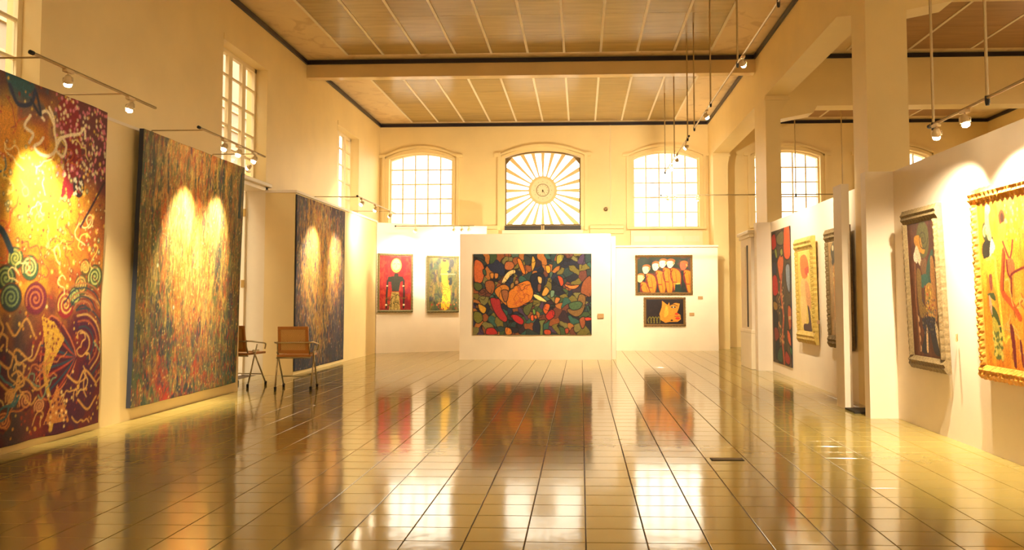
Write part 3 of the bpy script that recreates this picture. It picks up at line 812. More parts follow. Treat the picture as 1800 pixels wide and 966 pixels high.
# ---- A: batik full of spirals and squiggles
def art_spirals():
    w, h = 2.33, 2.89
    A = Art(w, h, 250, 310, (214, 140, 30), 3)
    X, Y = A.X, A.Y
    n1 = A.noise(.35, .35, 3); n2 = A.noise(.18, .22, 3); n3 = A.noise(.5, .4, 3)
    ss = lambda a, b, v: np.clip((v-a)/(b-a), 0, 1)
    A.mix(ss(.45, .6, n1)*.8, (232, 172, 45)); A.mix(ss(.55, .7, n2)*.7, (196, 88, 24)); A.mix(ss(.62, .75, n3)*.6, (150, 140, 40))
    low = ss(1.25, .75, Y+(n1-.5)*.6-.12*(X-1.5)); A.mix(low, (98, 20, 34))
    A.mix(low*ss(.5, .62, n2)*.8, (64, 16, 52)); A.mix(low*ss(.55, .7, n3)*.6, (140, 45, 30))
    A.mix(ss(1.5, 1.2, Y)*ss(1.5, 1.1, X)*ss(.35, .6, n3)*.9, (28, 70, 66))
    A.mix(ss(1.75, 1.2, Y)*ss(.9, 1.2, Y)*ss(1.7, 2.2, X)*.85, (130, 40, 32))
    # maroon upper right corner and dark upper left
    cr = ss(2.15, 2.4, Y+.55*(X-1.75)+(n2-.5)*.3)*ss(1.55, 1.75, X); A.mix(cr*.95, (88, 14, 44))
    cl = ss(2.5, 2.75, Y+(n1-.5)*.3)*ss(2.0, 1.5, X); A.mix(cl*.9, (70, 24, 48)); A.mix(cl*ss(.5, .6, n2), (30, 78, 84))
    A.poly([(1.62, 2.75), (1.85, 2.9), (1.95, 2.45), (1.85, 2.05), (1.70, 2.0), (1.78, 2.4)], (132, 22, 30), smooth=True)
    A.mix(ss(2.25, 1.9, Y)*ss(1.45, 1.7, Y)*ss(1.85, 2.1, X-.3*(Y-1.8))*.8, (138, 62, 24))
    A.ell(1.93, 2.13, .075, .10, (38, 20, 26)); A.dots(16, 1.87, 1.99, 2.05, 2.21, .008, .012, [(230, 220, 180)])
    # fields of dots
    A.dots(900, 0, w, 0, h, .006, .014, [(235, 190, 70), (222, 150, 50), (170, 60, 30), (120, 30, 40), (240, 210, 120)], .85)
    A.dots(260, 0, w, 1.2, 2.4, .014, .024, [(120, 60, 30), (190, 60, 40), (240, 190, 60), (90, 110, 70)], .8, inner=(245, 215, 130))
    A.dots(200, 1.6, w, 2.2, h, .010, .016, [(236, 214, 160), (220, 120, 130)], .9)
    # spirals
    for x, y, r, c, b in [(1.17, 1.46, .085, (190, 190, 90), (60, 90, 50)), (1.34, 1.39, .10, (214, 190, 110), (60, 96, 60)), (1.08, 1.30, .10, (150, 170, 90), (40, 66, 50)),
                          (1.14, 1.15, .11, (130, 150, 90), (36, 60, 56)), (1.80, 1.09, .12, (236, 190, 90), (150, 30, 40)), (2.02, 1.26, .09, (216, 170, 80), (80, 90, 50)),
                          (2.22, 1.34, .11, (196, 200, 110), (66, 82, 44)), (1.93, 1.16, .08, (180, 190, 100), (60, 80, 60)), (2.07, 1.42, .07, (230, 180, 80), (90, 80, 40)),
                          (1.42, 1.14, .13, (190, 110, 60), (112, 30, 50)), (.5, 1.3, .12, (200, 180, 80), (60, 80, 50)), (.8, 1.1, .1, (220, 170, 80), (120, 40, 50)), (.3, 1.7, .1, (220, 190, 90), (140, 60, 40)),
                          (1.35, .33, .09, (206, 140, 80), (90, 22, 44)), (1.18, .38, .075, (214, 160, 90), (90, 24, 40)), (1.52, .26, .07, (214, 150, 90), (100, 26, 40)), (1.1, .2, .08, (200, 130, 70), (84, 20, 40)), (.6, .4, .1, (200, 140, 80), (84, 20, 40))]:
        A.spiral(x, y, r, c, b, out=(110, 60, 30))
    # fan on the lower right
    cx_, cy_ = 1.98, .62
    A.poly([(1.62, 1.0), (1.98, .62), (1.60, .30), (1.50, .6)], (84, 14, 40), out=(200, 110, 60), ow=.008, smooth=True)
    for k in range(12):
        a = 2.3+k*.17; A.line([(cx_, cy_), (cx_+.5*math.cos(a), cy_+.42*math.sin(a))], .009, [(30, 70, 84), (170, 60, 40), (60, 14, 40)][k % 3])
    for k in range(7):
        rr = .10+.055*k
        A.curve([(cx_+.08+rr*math.cos(t), cy_+.12+rr*math.sin(t)) for t in (-1.1, -.5, .1, .7, 1.3, 1.9)], .009, [(196, 150, 80), (40, 60, 70), (160, 80, 50)][k % 3])
    for k in range(6):
        rr = .10+.05*k
        A.curve([(2.05+rr*math.cos(t), 1.0+rr*math.sin(t)*.8) for t in (.3, .9, 1.5, 2.1, 2.7)], .008, [(30, 56, 66), (170, 110, 60)][k % 2])
    # yellow kite and triangle
    A.poly([(1.50, 1.0), (1.66, .94), (1.80, .80), (1.66, .62), (1.60, .50)], (214, 164, 50), .9); A.dots(40, 1.5, 1.76, .6, .98, .008, .012, [(120, 40, 40)])
    A.curve([(1.62, .85), (1.56, .6), (1.6, .4), (1.68, .2), (1.66, .05)], .02, (206, 160, 60))
    A.poly([(1.72, .42), (1.88, .10), (1.58, .10)], (204, 130, 60), .9); A.dots(40, 1.6, 1.85, .1, .35, .010, .014, [(90, 20, 50), (240, 200, 120)])
    A.squig(22, 1.0, 2.25, .08, .75, .05, .006, [(214, 160, 80), (200, 120, 60), (120, 150, 110), (220, 180, 100)])
    A.squig(24, .0, 1.2, .08, .9, .07, .009, [(214, 160, 80), (60, 110, 110)])
    for p in ([(1.02, .52), (1.18, .42), (1.34, .50), (1.48, .40), (1.62, .46)], [(1.0, .68), (1.15, .6), (1.22, .74), (1.4, .64), (1.5, .78)],
              [(1.1, .95), (1.2, .85), (1.32, .98), (1.42, .84)], [(1.85, .48), (2.0, .40), (2.1, .50), (2.26, .38)], [(2.0, .25), (2.15, .15), (2.28, .25)]):
        A.curve(p, .010, (206, 150, 70))
    A.squig(46, 1.0, 2.2, 1.3, 2.5, .05, .005, [(246, 210, 90), (200, 90, 30), (250, 226, 140), (150, 60, 40)])
    A.squig(26, .0, 1.1, 1.2, 2.7, .08, .008, [(246, 210, 90), (200, 90, 30), (60, 110, 110)])
    # cream doodle near the top
    for p in ([(1.52, 2.74), (1.58, 2.66), (1.60, 2.55), (1.63, 2.42), (1.55, 2.34), (1.43, 2.33), (1.36, 2.38), (1.42, 2.42), (1.46, 2.47)],
              [(1.60, 2.36), (1.68, 2.50), (1.80, 2.56), (1.92, 2.60), (1.98, 2.66), (2.0, 2.58)], [(1.60, 2.60), (1.50, 2.70), (1.42, 2.66), (1.46, 2.62)],
              [(1.62, 2.40), (1.72, 2.36), (1.76, 2.46), (1.70, 2.52), (1.64, 2.48)], [(1.30, 2.62), (1.24, 2.52), (1.34, 2.48), (1.30, 2.40)]):
        A.curve(p, .013, (246, 226, 178))
    A.curve([(1.05, 2.80), (1.15, 2.68), (1.30, 2.72), (1.34, 2.84)], .018, (24, 40, 70)); A.curve([(1.3, 2.75), (1.42, 2.65), (1.36, 2.82)], .014, (20, 36, 60))
    A.curve([(.92, 1.70), (1.02, 1.66), (1.12, 1.52)], .030, (30, 56, 66))
    A.line([(1.98, 1.78), (2.31, 2.22)], .013, (60, 24, 30))
    A.grain(.35, .012); return A
def art_streaks(w, h, nx, ny, seed, base, cols, edge, foot, warmx=.5):
    A = Art(w, h, nx, ny, base, seed); X, Y = A.X, A.Y
    ss = lambda a, b, v: np.clip((v-a)/(b-a), 0, 1)
    wp = ((A.noise(.3, .5, 2)-.5)*.12, 0)
    for c, sx, sy, a, b, k in cols: A.mix(ss(a, b, A.noise(sx, sy, 4, wp))*k, c)
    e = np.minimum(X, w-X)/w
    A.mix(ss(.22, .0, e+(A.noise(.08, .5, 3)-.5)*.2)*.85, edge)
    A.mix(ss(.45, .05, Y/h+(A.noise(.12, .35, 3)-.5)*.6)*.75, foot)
    for _ in range(900):
        x = A.rs.uniform(0, w); y = A.rs.uniform(0, h); L = A.rs.uniform(.03, .14); c = cols[A.rs.randint(len(cols))][0]
        A.line([(x, y), (x+A.rs.uniform(-.012, .012), y+L)], A.rs.uniform(.003, .009), c, .75)
    return A
def dabs(A, n, rx, ry, pick, a=.7):
    for _ in range(n):
        u, v = A.rs.rand(), A.rs.rand()
        c = pick(u+A.rs.normal()*.08, v+A.rs.normal()*.06, A.rs.randint(4)); k = A.rs.uniform(.5, 1.2)
        A.ell(u*A.w, v*A.h, rx*k, ry*k, c, a, A.rs.normal()*.25)
def art_streak_green():
    A = art_streaks(2.40, 2.77, 250, 300, 11, (190, 130, 50), [
        ((222, 176, 76), .10, .7, .42, .56, .9), ((214, 104, 30), .12, .9, .52, .64, .9), ((60, 84, 40), .10, .6, .5, .64, .85), ((222, 186, 96), .08, .5, .55, .7, .8),
        ((150, 44, 30), .09, .4, .6, .72, .8), ((34, 54, 66), .09, .4, .62, .74, .85), ((120, 120, 50), .07, .3, .5, .7, .6)], (70, 80, 40), (70, 92, 70))
    X, Y = A.X, A.Y; ss = lambda a, b, v: np.clip((v-a)/(b-a), 0, 1)
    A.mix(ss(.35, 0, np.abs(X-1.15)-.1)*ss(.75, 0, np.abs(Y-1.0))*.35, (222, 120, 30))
    n = A.noise(.10, .14, 4); A.mix(ss(.8, .15, Y)*ss(1.1, .3, np.abs(X-.95))*ss(.42, .6, n)*.9, (176, 40, 30)); A.mix(ss(1.0, .2, Y)*ss(.55, .68, A.noise(.10, .2, 4))*.9, (20, 46, 62))
    A.mix(ss(.6, .1, Y)*ss(1.4, 2.1, X)*ss(.45, .65, A.noise(.1, .15, 4))*.8, (40, 96, 96))
    for x, y, rx, ry in ((.42, .95, .07, .2), (.30, 1.0, .04, .14), (1.75, 1.45, .08, .3), (2.15, .95, .06, .22), (1.35, .75, .05, .12), (.55, .62, .12, .16)):
        A.ell(x, y, rx, ry, (24, 36, 56), .65)
    A.ell(.38, 1.42, .016, .02, (210, 220, 170)); A.ell(.75, .98, .016, .02, (220, 220, 190))
    for x in (.2, .5, 1.1, 1.6, 2.0): A.line([(x, 2.6), (x+.03, 2.2)], .02, (40, 60, 40), .7)
    A.dots(2600, 0, 2.40, 0, 2.78, .004, .010, [(226, 180, 80), (40, 60, 50), (190, 60, 30), (90, 110, 60), (230, 210, 130)], .7)
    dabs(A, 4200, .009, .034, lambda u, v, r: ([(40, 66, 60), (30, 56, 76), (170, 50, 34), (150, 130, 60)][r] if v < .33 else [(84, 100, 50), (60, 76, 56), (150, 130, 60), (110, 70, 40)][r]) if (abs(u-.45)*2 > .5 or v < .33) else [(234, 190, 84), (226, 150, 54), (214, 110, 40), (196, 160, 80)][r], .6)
    A.poly([(2.24, 2.1), (2.33, 2.1), (2.33, 2.72), (2.28, 2.66)], (20, 48, 40)); A.grain(.4, .012); return A
def art_streak_blue():
    A = art_streaks(2.58, 2.79, 150, 220, 21, (176, 122, 52), [
        ((220, 166, 70), .12, .6, .44, .58, .9), ((44, 44, 70), .14, .45, .55, .68, .9), ((76, 90, 56), .12, .5, .55, .68, .8), ((206, 120, 40), .08, .5, .58, .7, .8),
        ((90, 30, 48), .08, .3, .58, .7, .8), ((40, 50, 76), .07, .2, .55, .7, .7)], (30, 40, 48), (28, 42, 56))
    X, Y = A.X, A.Y; ss = lambda a, b, v: np.clip((v-a)/(b-a), 0, 1)
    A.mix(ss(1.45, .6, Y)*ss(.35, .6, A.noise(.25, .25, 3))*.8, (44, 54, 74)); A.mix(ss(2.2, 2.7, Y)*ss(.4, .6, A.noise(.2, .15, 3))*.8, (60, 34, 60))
    A.dots(1300, 0, 2.5, 0, 2.77, .006, .013, [(214, 170, 90), (20, 30, 50), (150, 60, 60), (70, 90, 100), (190, 190, 190)], .6)
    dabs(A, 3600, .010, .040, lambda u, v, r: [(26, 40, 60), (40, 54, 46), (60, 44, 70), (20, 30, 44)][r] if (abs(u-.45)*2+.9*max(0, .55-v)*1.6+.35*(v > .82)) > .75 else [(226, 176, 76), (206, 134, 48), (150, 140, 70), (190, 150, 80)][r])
    A.grain(.4, .02); return A

# ---- B: wide cloth of coloured cells with dark leading
def art_cells():
    w, h = 2.315, 1.58; A = Art(w, h, 320, 220, (24, 20, 28), 8); s = w/1229*1229/915.0
    P = lambda x, y: ((x-140)/915*w, (737-y)/622*h)
    cols = [(40, 60, 60), (60, 80, 46), (112, 100, 40), (34, 42, 66), (140, 76, 36), (72, 50, 78), (46, 88, 76), (170, 104, 44), (52, 34, 44), (30, 32, 44), (104, 56, 42), (28, 32, 50), (44, 54, 52), (120, 112, 60), (70, 96, 80)]
    A.voronoi(240, cols, .003)
    q = lambda pts, c, **k: A.poly([P(*p) for p in pts], c, out=(14, 12, 20), ow=.008, smooth=True, **k)
    q([(148, 168), (205, 180), (228, 250), (205, 335), (150, 325)], (196, 96, 44)); q([(150, 335), (200, 345), (212, 375), (180, 400), (148, 380)], (80, 88, 40))
    q([(235, 330), (290, 322), (308, 370), (285, 425), (240, 390)], (150, 84, 40)); q([(215, 235), (235, 240), (240, 280), (218, 270)], (60, 84, 60))
    q([(305, 400), (370, 350), (420, 380), (400, 470), (410, 520), (350, 470)], (192, 116, 34)); q([(420, 400), (560, 320), (605, 400), (590, 470), (540, 500), (480, 530), (405, 520)], (206, 118, 30))
    q([(360, 400), (410, 400), (405, 470), (380, 480)], (150, 90, 50))
    A.squig(10, P(430, 0)[0], P(570, 0)[0], P(0, 500)[1], P(0, 380)[1], .05, .005, [(150, 60, 24), (170, 70, 40)])
    q([(360, 330), (400, 260), (455, 235), (468, 260), (430, 285), (385, 340)], (232, 196, 120)); q([(612, 425), (660, 440), (712, 485), (650, 475), (610, 445)], (244, 214, 120))
    q([(275, 455), (345, 465), (360, 530), (405, 610), (385, 640), (330, 600), (285, 520)], (160, 36, 38)); q([(430, 590), (480, 585), (530, 625), (520, 660), (470, 640)], (176, 30, 36))
    q([(700, 590), (740, 545), (770, 560), (765, 600), (725, 625)], (180, 36, 30)); q([(245, 690), (300, 685), (330, 730), (245, 735)], (176, 40, 36))
    q([(700, 500), (735, 510), (720, 560), (700, 580), (680, 545)], (200, 90, 34)); q([(480, 160), (510, 160), (545, 260), (520, 262)], (222, 120, 34))
    q([(700, 210), (735, 210), (738, 255), (712, 262)], (230, 150, 40)); q([(600, 130), (625, 180), (600, 250), (590, 200)], (200, 150, 50)); q([(790, 130), (840, 125), (830, 170), (790, 195)], (150, 140, 50))
    q([(845, 350), (900, 360), (960, 355), (930, 385), (880, 382)], (224, 120, 50)); q([(795, 285), (830, 300), (840, 345), (820, 365), (805, 330)], (196, 70, 30))
    q([(990, 330), (1050, 290), (1052, 440), (1000, 430), (970, 410)], (140, 76, 40)); q([(960, 430), (1010, 450), (990, 560), (940, 600), (880, 570), (870, 540), (930, 530)], (128, 92, 44))
    q([(880, 500), (950, 480), (985, 500), (960, 540), (900, 545)], (70, 96, 60)); q([(150, 560), (200, 570), (215, 620), (180, 650), (145, 620)], (110, 108, 40)); q([(180, 500), (240, 530), (225, 575), (190, 550)], (206, 150, 40))
    q([(590, 280), (640, 260), (690, 280), (690, 360), (655, 415), (605, 390), (585, 330)], (26, 30, 48)); q([(640, 290), (672, 300), (668, 345), (645, 335)], (206, 160, 90)); q([(640, 350), (668, 352), (660, 405), (640, 400)], (120, 70, 50))
    q([(650, 630), (700, 625), (682, 660), (680, 735), (655, 735), (660, 670)], (110, 116, 60)); q([(390, 680), (430, 690), (440, 730), (395, 733)], (210, 120, 40)); q([(690, 700), (735, 700), (740, 733), (695, 733)], (190, 70, 40))
    q([(585, 590), (608, 585), (608, 628), (588, 625)], (214, 90, 40)); q([(612, 590), (635, 588), (632, 615), (615, 612)], (214, 100, 40)); q([(600, 540), (620, 545), (622, 580), (605, 578)], (110, 150, 60))
    q([(700, 370), (730, 400), (700, 440), (670, 430)], (204, 150, 60)); q([(740, 400), (770, 400), (765, 440), (740, 450)], (110, 140, 110)); q([(780, 450), (815, 460), (790, 500), (770, 490)], (190, 116, 50))
    q([(390, 180), (440, 175), (460, 210), (430, 240), (385, 230)], (170, 96, 50)); q([(430, 350), (455, 335), (455, 375), (430, 385)], (150, 110, 50)); q([(465, 320), (490, 320), (490, 345), (465, 350)], (160, 110, 60))
    q([(960, 620), (1000, 600), (1005, 660), (980, 690)], (150, 80, 44)); q([(1005, 605), (1050, 605), (1052, 625), (1010, 630)], (200, 60, 36)); q([(850, 690), (880, 690), (875, 725), (855, 725)], (170, 70, 40))
    q([(535, 520), (600, 490), (590, 540), (560, 590), (530, 560)], (84, 90, 44)); q([(270, 265), (300, 265), (295, 305), (275, 300)], (200, 130, 50)); q([(305, 265), (335, 268), (330, 300), (308, 305)], (190, 120, 50))
    A.squig(26, 0, w, 0, h, .06, .005, [(14, 12, 20)])
    A.grain(.4, .012); return A

def art_redfig():   # red ground, pale oval head, dark torso, thin arms, patterned skirt
    w, h = .70, 1.20; A = Art(w, h, 90, 150, (150, 24, 26), 5); P = lambda x, y: ((x-170)/215*w, (540-y)/365*h)
    A.mix(np.clip((A.noise(.05, .08, 3)-.45)*5, 0, 1)*.6, (196, 70, 40)); A.mix(np.clip((A.noise(.2, .3, 3)-.5)*5, 0, 1)*.6, (110, 16, 40))
    A.ell(*P(282, 240), .115, .155, (250, 214, 90)); A.ell(*P(282, 238), .09, .13, (255, 232, 140)); A.curve([P(268, 270), P(282, 278), P(298, 268)], .007, (160, 50, 30))
    A.line([P(262, 232), P(276, 228)], .006, (90, 50, 30)); A.line([P(290, 228), P(304, 232)], .006, (90, 50, 30)); A.line([P(283, 235), P(280, 255)], .005, (150, 90, 40))
    A.poly([P(*p) for p in [(270, 295), (296, 295), (298, 312), (325, 316), (340, 340), (312, 350), (300, 415), (254, 415), (248, 350), (222, 350), (228, 318), (268, 312)]], (44, 44, 32), smooth=False)
    A.mix(np.clip((A.noise(.05, .05, 2)-.6)*8, 0, 1)*.0, (90, 90, 50))
    for x in (224, 334): A.line([P(x, 345), P(x+(-6 if x < 280 else 2), 430), P(x-(8 if x < 280 else 0), 525)], .020, (40, 34, 30)); A.ell(*P(x-3, 378), .02, .014, (240, 200, 150)); A.ell(*P(x-(9 if x < 280 else -1), 505), .022, .02, (240, 214, 170))
    A.poly([P(*p) for p in [(252, 418), (300, 418), (312, 538), (234, 538)]], (176, 150, 80)); A.squig(16, P(240, 0)[0], P(308, 0)[0], P(0, 530)[1], P(0, 430)[1], .03, .007, [(60, 60, 30), (110, 90, 40)])
    A.grain(.4, .012); return A
def art_greenfig():
    w, h = .64, 1.19; A = Art(w, h, 90, 150, (96, 96, 50), 6); P = lambda x, y: ((x-490)/195*w, (545-y)/355*h)
    A.mix(np.clip((A.noise(.05, .14, 3)-.45)*5, 0, 1)*.8, (60, 80, 60)); A.mix(np.clip((A.noise(.08, .2, 3)-.5)*5, 0, 1)*.8, (150, 120, 60)); A.mix(np.clip((A.noise(.06, .12, 3)-.58)*6, 0, 1)*.8, (40, 40, 60))
    A.ell(*P(600, 240), .09, .13, (230, 170, 40)); A.poly([P(*p) for p in [(575, 270), (625, 265), (618, 330), (640, 420), (630, 530), (575, 530), (585, 420), (578, 330)]], (232, 190, 50), smooth=True)
    A.ell(*P(597, 210), .05, .025, (60, 40, 30)); A.ell(*P(628, 283), .05, .03, (40, 60, 60)); A.line([P(570, 300), P(672, 300)], .010, (230, 150, 110)); A.ell(*P(638, 350), .05, .09, (40, 50, 50)); A.ell(*P(650, 225), .05, .09, (60, 60, 60))
    A.squig(18, P(575, 0)[0], P(640, 0)[0], P(0, 530)[1], P(0, 350)[1], .03, .006, [(190, 130, 30), (110, 100, 40)]); A.dots(20, 0, w, .03, .2, .012, .02, [(170, 50, 50), (200, 130, 60)])
    A.grain(.4, .012); return A
def art_group():    # row of white faced figures in orange on dark green
    w, h = 1.20, .80; A = Art(w, h, 190, 130, (34, 50, 34), 9); P = lambda x, y: ((x-112)/545*w, (487-y)/378*h)
    A.mix(np.clip((A.noise(.15, .15, 3)-.45)*4, 0, 1)*.7, (24, 28, 34)); A.mix(np.clip((A.noise(.12, .1, 3)-.55)*5, 0, 1)*.6, (130, 50, 40))
    figs = [(140, 330, 32, (250, 226, 150)), (198, 238, 38, (252, 236, 180)), (298, 205, 40, (255, 244, 210)), (372, 175, 38, (255, 240, 200)), (450, 178, 40, (255, 246, 214)), (585, 200, 38, (214, 96, 60))]
    for i, (x, y, r, fc) in enumerate(figs):
        b = [(x+5, y+50), (x+75, y+60), (x+110, y+130), (x+95, 486), (x+45, 486), (x+15, y+140)]
        A.poly([P(*p) for p in b], (216, 130, 26), out=(120, 30, 24), ow=.010, smooth=True)
        A.curve([P(x+20, y+70), P(x+0, y+120), P(x+20, y+190), P(x+60, y+200)], .010, (130, 28, 28)); A.line([P(x+55, y+90), P(x+75, 480)], .007, (170, 80, 24))
        A.ell(*P(x+8, y-28), r*.0024, r*.0014, (176, 100, 40)); A.poly([P(*p) for p in [(x-34, y-18), (x+10, y-30), (x+44, y-8), (x+30, y+20), (x+6, y+48), (x-24, y+38)]], fc, smooth=True)
        A.ell(*P(x-8, y+2), .007, .005, (90, 50, 30)); A.ell(*P(x-14, y+24), .008, .005, (190, 70, 40)); A.ell(*P(x+34, y-5), .016, .03, (216, 150, 60))
    A.poly([P(*p) for p in [(500, 400), (555, 390), (560, 486), (490, 486)]], (20, 50, 40)); A.line([P(515, 395), P(545, 392)], .014, (220, 190, 90))
    A.poly([P(*p) for p in [(655, 110), (625, 140), (640, 250), (657, 260)]], (90, 50, 50), .6); A.grain(.35, .012); return A
def art_profile():  # large yellow profile with red lips on black
    w, h = .84, .56; A = Art(w, h, 140, 96, (30, 20, 26), 10); P = lambda x, y: ((x-200)/378*w, (793-y)/250*h)
    A.mix(np.clip((A.noise(.1, .1, 3)-.5)*5, 0, 1)*.5, (50, 30, 28))
    A.poly([P(*p) for p in [(362, 555), (392, 580), (420, 600), (440, 560), (490, 560), (545, 580), (530, 640), (512, 680), (548, 700), (552, 745), (520, 770), (440, 770), (395, 780), (345, 750), (335, 690), (360, 620)]], (216, 140, 40), smooth=False)
    A.poly([P(*p) for p in [(430, 545), (470, 540), (560, 560), (560, 590), (500, 578), (440, 600)]], (40, 26, 26)); A.ell(*P(478, 622), .055, .022, (24, 30, 60)); A.ell(*P(478, 622), .018, .018, (220, 190, 120)); A.curve([P(440, 605), P(475, 592), P(520, 610)], .008, (50, 30, 30))
    A.ell(*P(510, 690), .040, .025, (206, 60, 34)); A.ell(*P(520, 735), .052, .030, (210, 50, 34)); A.line([P(490, 716), P(545, 712)], .006, (120, 20, 24))
    A.poly([P(*p) for p in [(400, 610), (425, 640), (420, 700), (380, 720)]], (236, 176, 60), .8, smooth=True)
    for x in (225, 255, 285, 315): A.curve([P(x, 780), P(x-8, 750), P(x+12, 720), P(x+26, 750), P(x+22, 782)], .008, (130, 120, 40))
    A.ell(*P(460, 755), .03, .02, (60, 40, 30)); A.grain(.4, .012); return A

def art_strip():    # tall narrow cloth: red, green and orange leaf forms
    w, h = 1.17, 2.12; A = Art(w, h, 90, 200, (70, 60, 44), 12); P = lambda x, y: ((x-230)/115*w, (845-y)/790*h)
    A.mix(np.clip((A.noise(.2, .5, 3)-.45)*4, 0, 1)*.7, (34, 40, 40)); A.mix(np.clip((A.noise(.15, .4, 3)-.55)*5, 0, 1)*.7, (110, 80, 50))
    q = lambda pts, c: A.poly([P(*p) for p in pts], c, out=(24, 16, 20), ow=.012, smooth=True)
    q([(232, 85), (255, 75), (262, 150), (240, 170), (232, 150)], (170, 40, 34)); q([(312, 60), (342, 55), (345, 225), (310, 220)], (206, 84, 40)); q([(265, 90), (305, 70), (305, 150), (270, 140)], (100, 92, 60))
    q([(232, 200), (262, 190), (265, 240), (240, 260)], (20, 30, 50)); q([(235, 250), (255, 240), (262, 300), (250, 330), (234, 320)], (34, 40, 64)); q([(234, 330), (262, 330), (268, 430), (236, 440)], (176, 34, 30))
    q([(268, 240), (292, 200), (306, 240), (296, 330), (285, 360), (272, 300)], (196, 96, 50)); q([(250, 170), (262, 165), (268, 215), (258, 220)], (120, 130, 50)); q([(286, 180), (298, 170), (302, 205), (290, 215)], (140, 140, 60))
    q([(318, 280), (338, 270), (342, 340), (338, 430), (322, 380)], (120, 130, 140)); q([(236, 480), (262, 490), (262, 530), (240, 530)], (150, 110, 40)); q([(236, 540), (265, 560), (262, 640), (240, 680)], (20, 20, 32))
    A.curve([P(292, 330), P(286, 430), P(300, 560), P(292, 700), P(300, 830)], .045, (170, 80, 50)); A.curve([P(280, 380), P(276, 500), P(282, 640), P(270, 830)], .02, (60, 80, 60)); A.dots(50, .4, .75, .2, 1.3, .012, .02, [(210, 150, 90)])
    q([(330, 500), (346, 520), (350, 600), (335, 640), (326, 560)], (180, 90, 50)); q([(322, 640), (338, 660), (342, 730), (325, 700)], (200, 90, 50)); q([(335, 730), (352, 750), (355, 790), (340, 770)], (60, 110, 60))
    q([(310, 760), (335, 790), (330, 835), (305, 820)], (160, 50, 44)); q([(248, 720), (270, 700), (275, 790), (250, 820)], (24, 30, 40)); q([(262, 780), (285, 740), (290, 830), (262, 830)], (50, 80, 60)); q([(240, 640), (262, 640), (270, 690), (246, 720)], (130, 50, 40))
    A.grain(.4, .02); return A
def art_woman():    # cream ground, reddish long-haired figure
    w, h = .62, 1.10; A = Art(w, h, 80, 140, (222, 190, 84), 13); P = lambda x, y: ((x-80)/85*w, (797-y)/565*h)
    A.mix(np.clip((A.noise(.1, .15, 3)-.5)*4, 0, 1)*.5, (238, 210, 120))
    q = lambda pts, c, a=1: A.poly([P(*p) for p in pts], c, a, smooth=True)
    q([(100, 270), (130, 262), (148, 310), (152, 380), (138, 420), (112, 430), (98, 380), (95, 320)], (206, 110, 40)); q([(125, 360), (150, 350), (148, 400), (130, 402)], (190, 60, 40))
    q([(100, 430), (138, 440), (150, 480), (150, 560), (130, 620), (105, 600), (92, 520)], (232, 180, 110)); q([(125, 450), (150, 480), (160, 620), (140, 640), (128, 560)], (206, 140, 84), .9)
    q([(90, 560), (120, 570), (128, 700), (108, 790), (90, 700)], (234, 196, 120)); q([(135, 620), (150, 650), (158, 760), (164, 796), (110, 796), (108, 750), (140, 735)], (52, 20, 34))
    A.ell(*P(146, 402), .02, .02, (250, 220, 150)); A.grain(.3, .015); return A
def art_pale():     # pale grey figure with dark hat and foliage
    w, h = .62, 1.14; A = Art(w, h, 80, 140, (170, 136, 84), 14); P = lambda x, y: ((x-252)/118*w, (822-y)/630*h)
    A.mix(np.clip((A.noise(.06, .15, 3)-.45)*4, 0, 1)*.7, (196, 160, 110)); A.mix(np.clip((A.noise(.05, .1, 3)-.55)*6, 0, 1)*.6, (120, 96, 60))
    A.ell(*P(295, 262), .14, .12, (60, 54, 34)); A.ell(*P(300, 215), .09, .05, (100, 90, 70)); A.ell(*P(290, 330), .09, .05, (40, 44, 36)); A.ell(*P(284, 235), .035, .035, (220, 200, 150))
    A.curve([P(330, 200), P(338, 320), P(330, 480), P(345, 600)], .03, (90, 100, 100), .8)
    A.poly([P(*p) for p in [(285, 350), (330, 345), (350, 500), (362, 800), (290, 812), (282, 560)]], (190, 130, 56), .85, smooth=True); A.dots(120, .15, .6, .05, .8, .008, .016, [(206, 160, 60), (160, 100, 40), (220, 190, 110)])
    A.ell(*P(350, 795), .04, .04, (60, 70, 80)); A.ell(*P(300, 800), .03, .03, (70, 80, 70)); A.ell(*P(315, 700), .02, .08, (200, 90, 50)); A.grain(.4, .012); return A
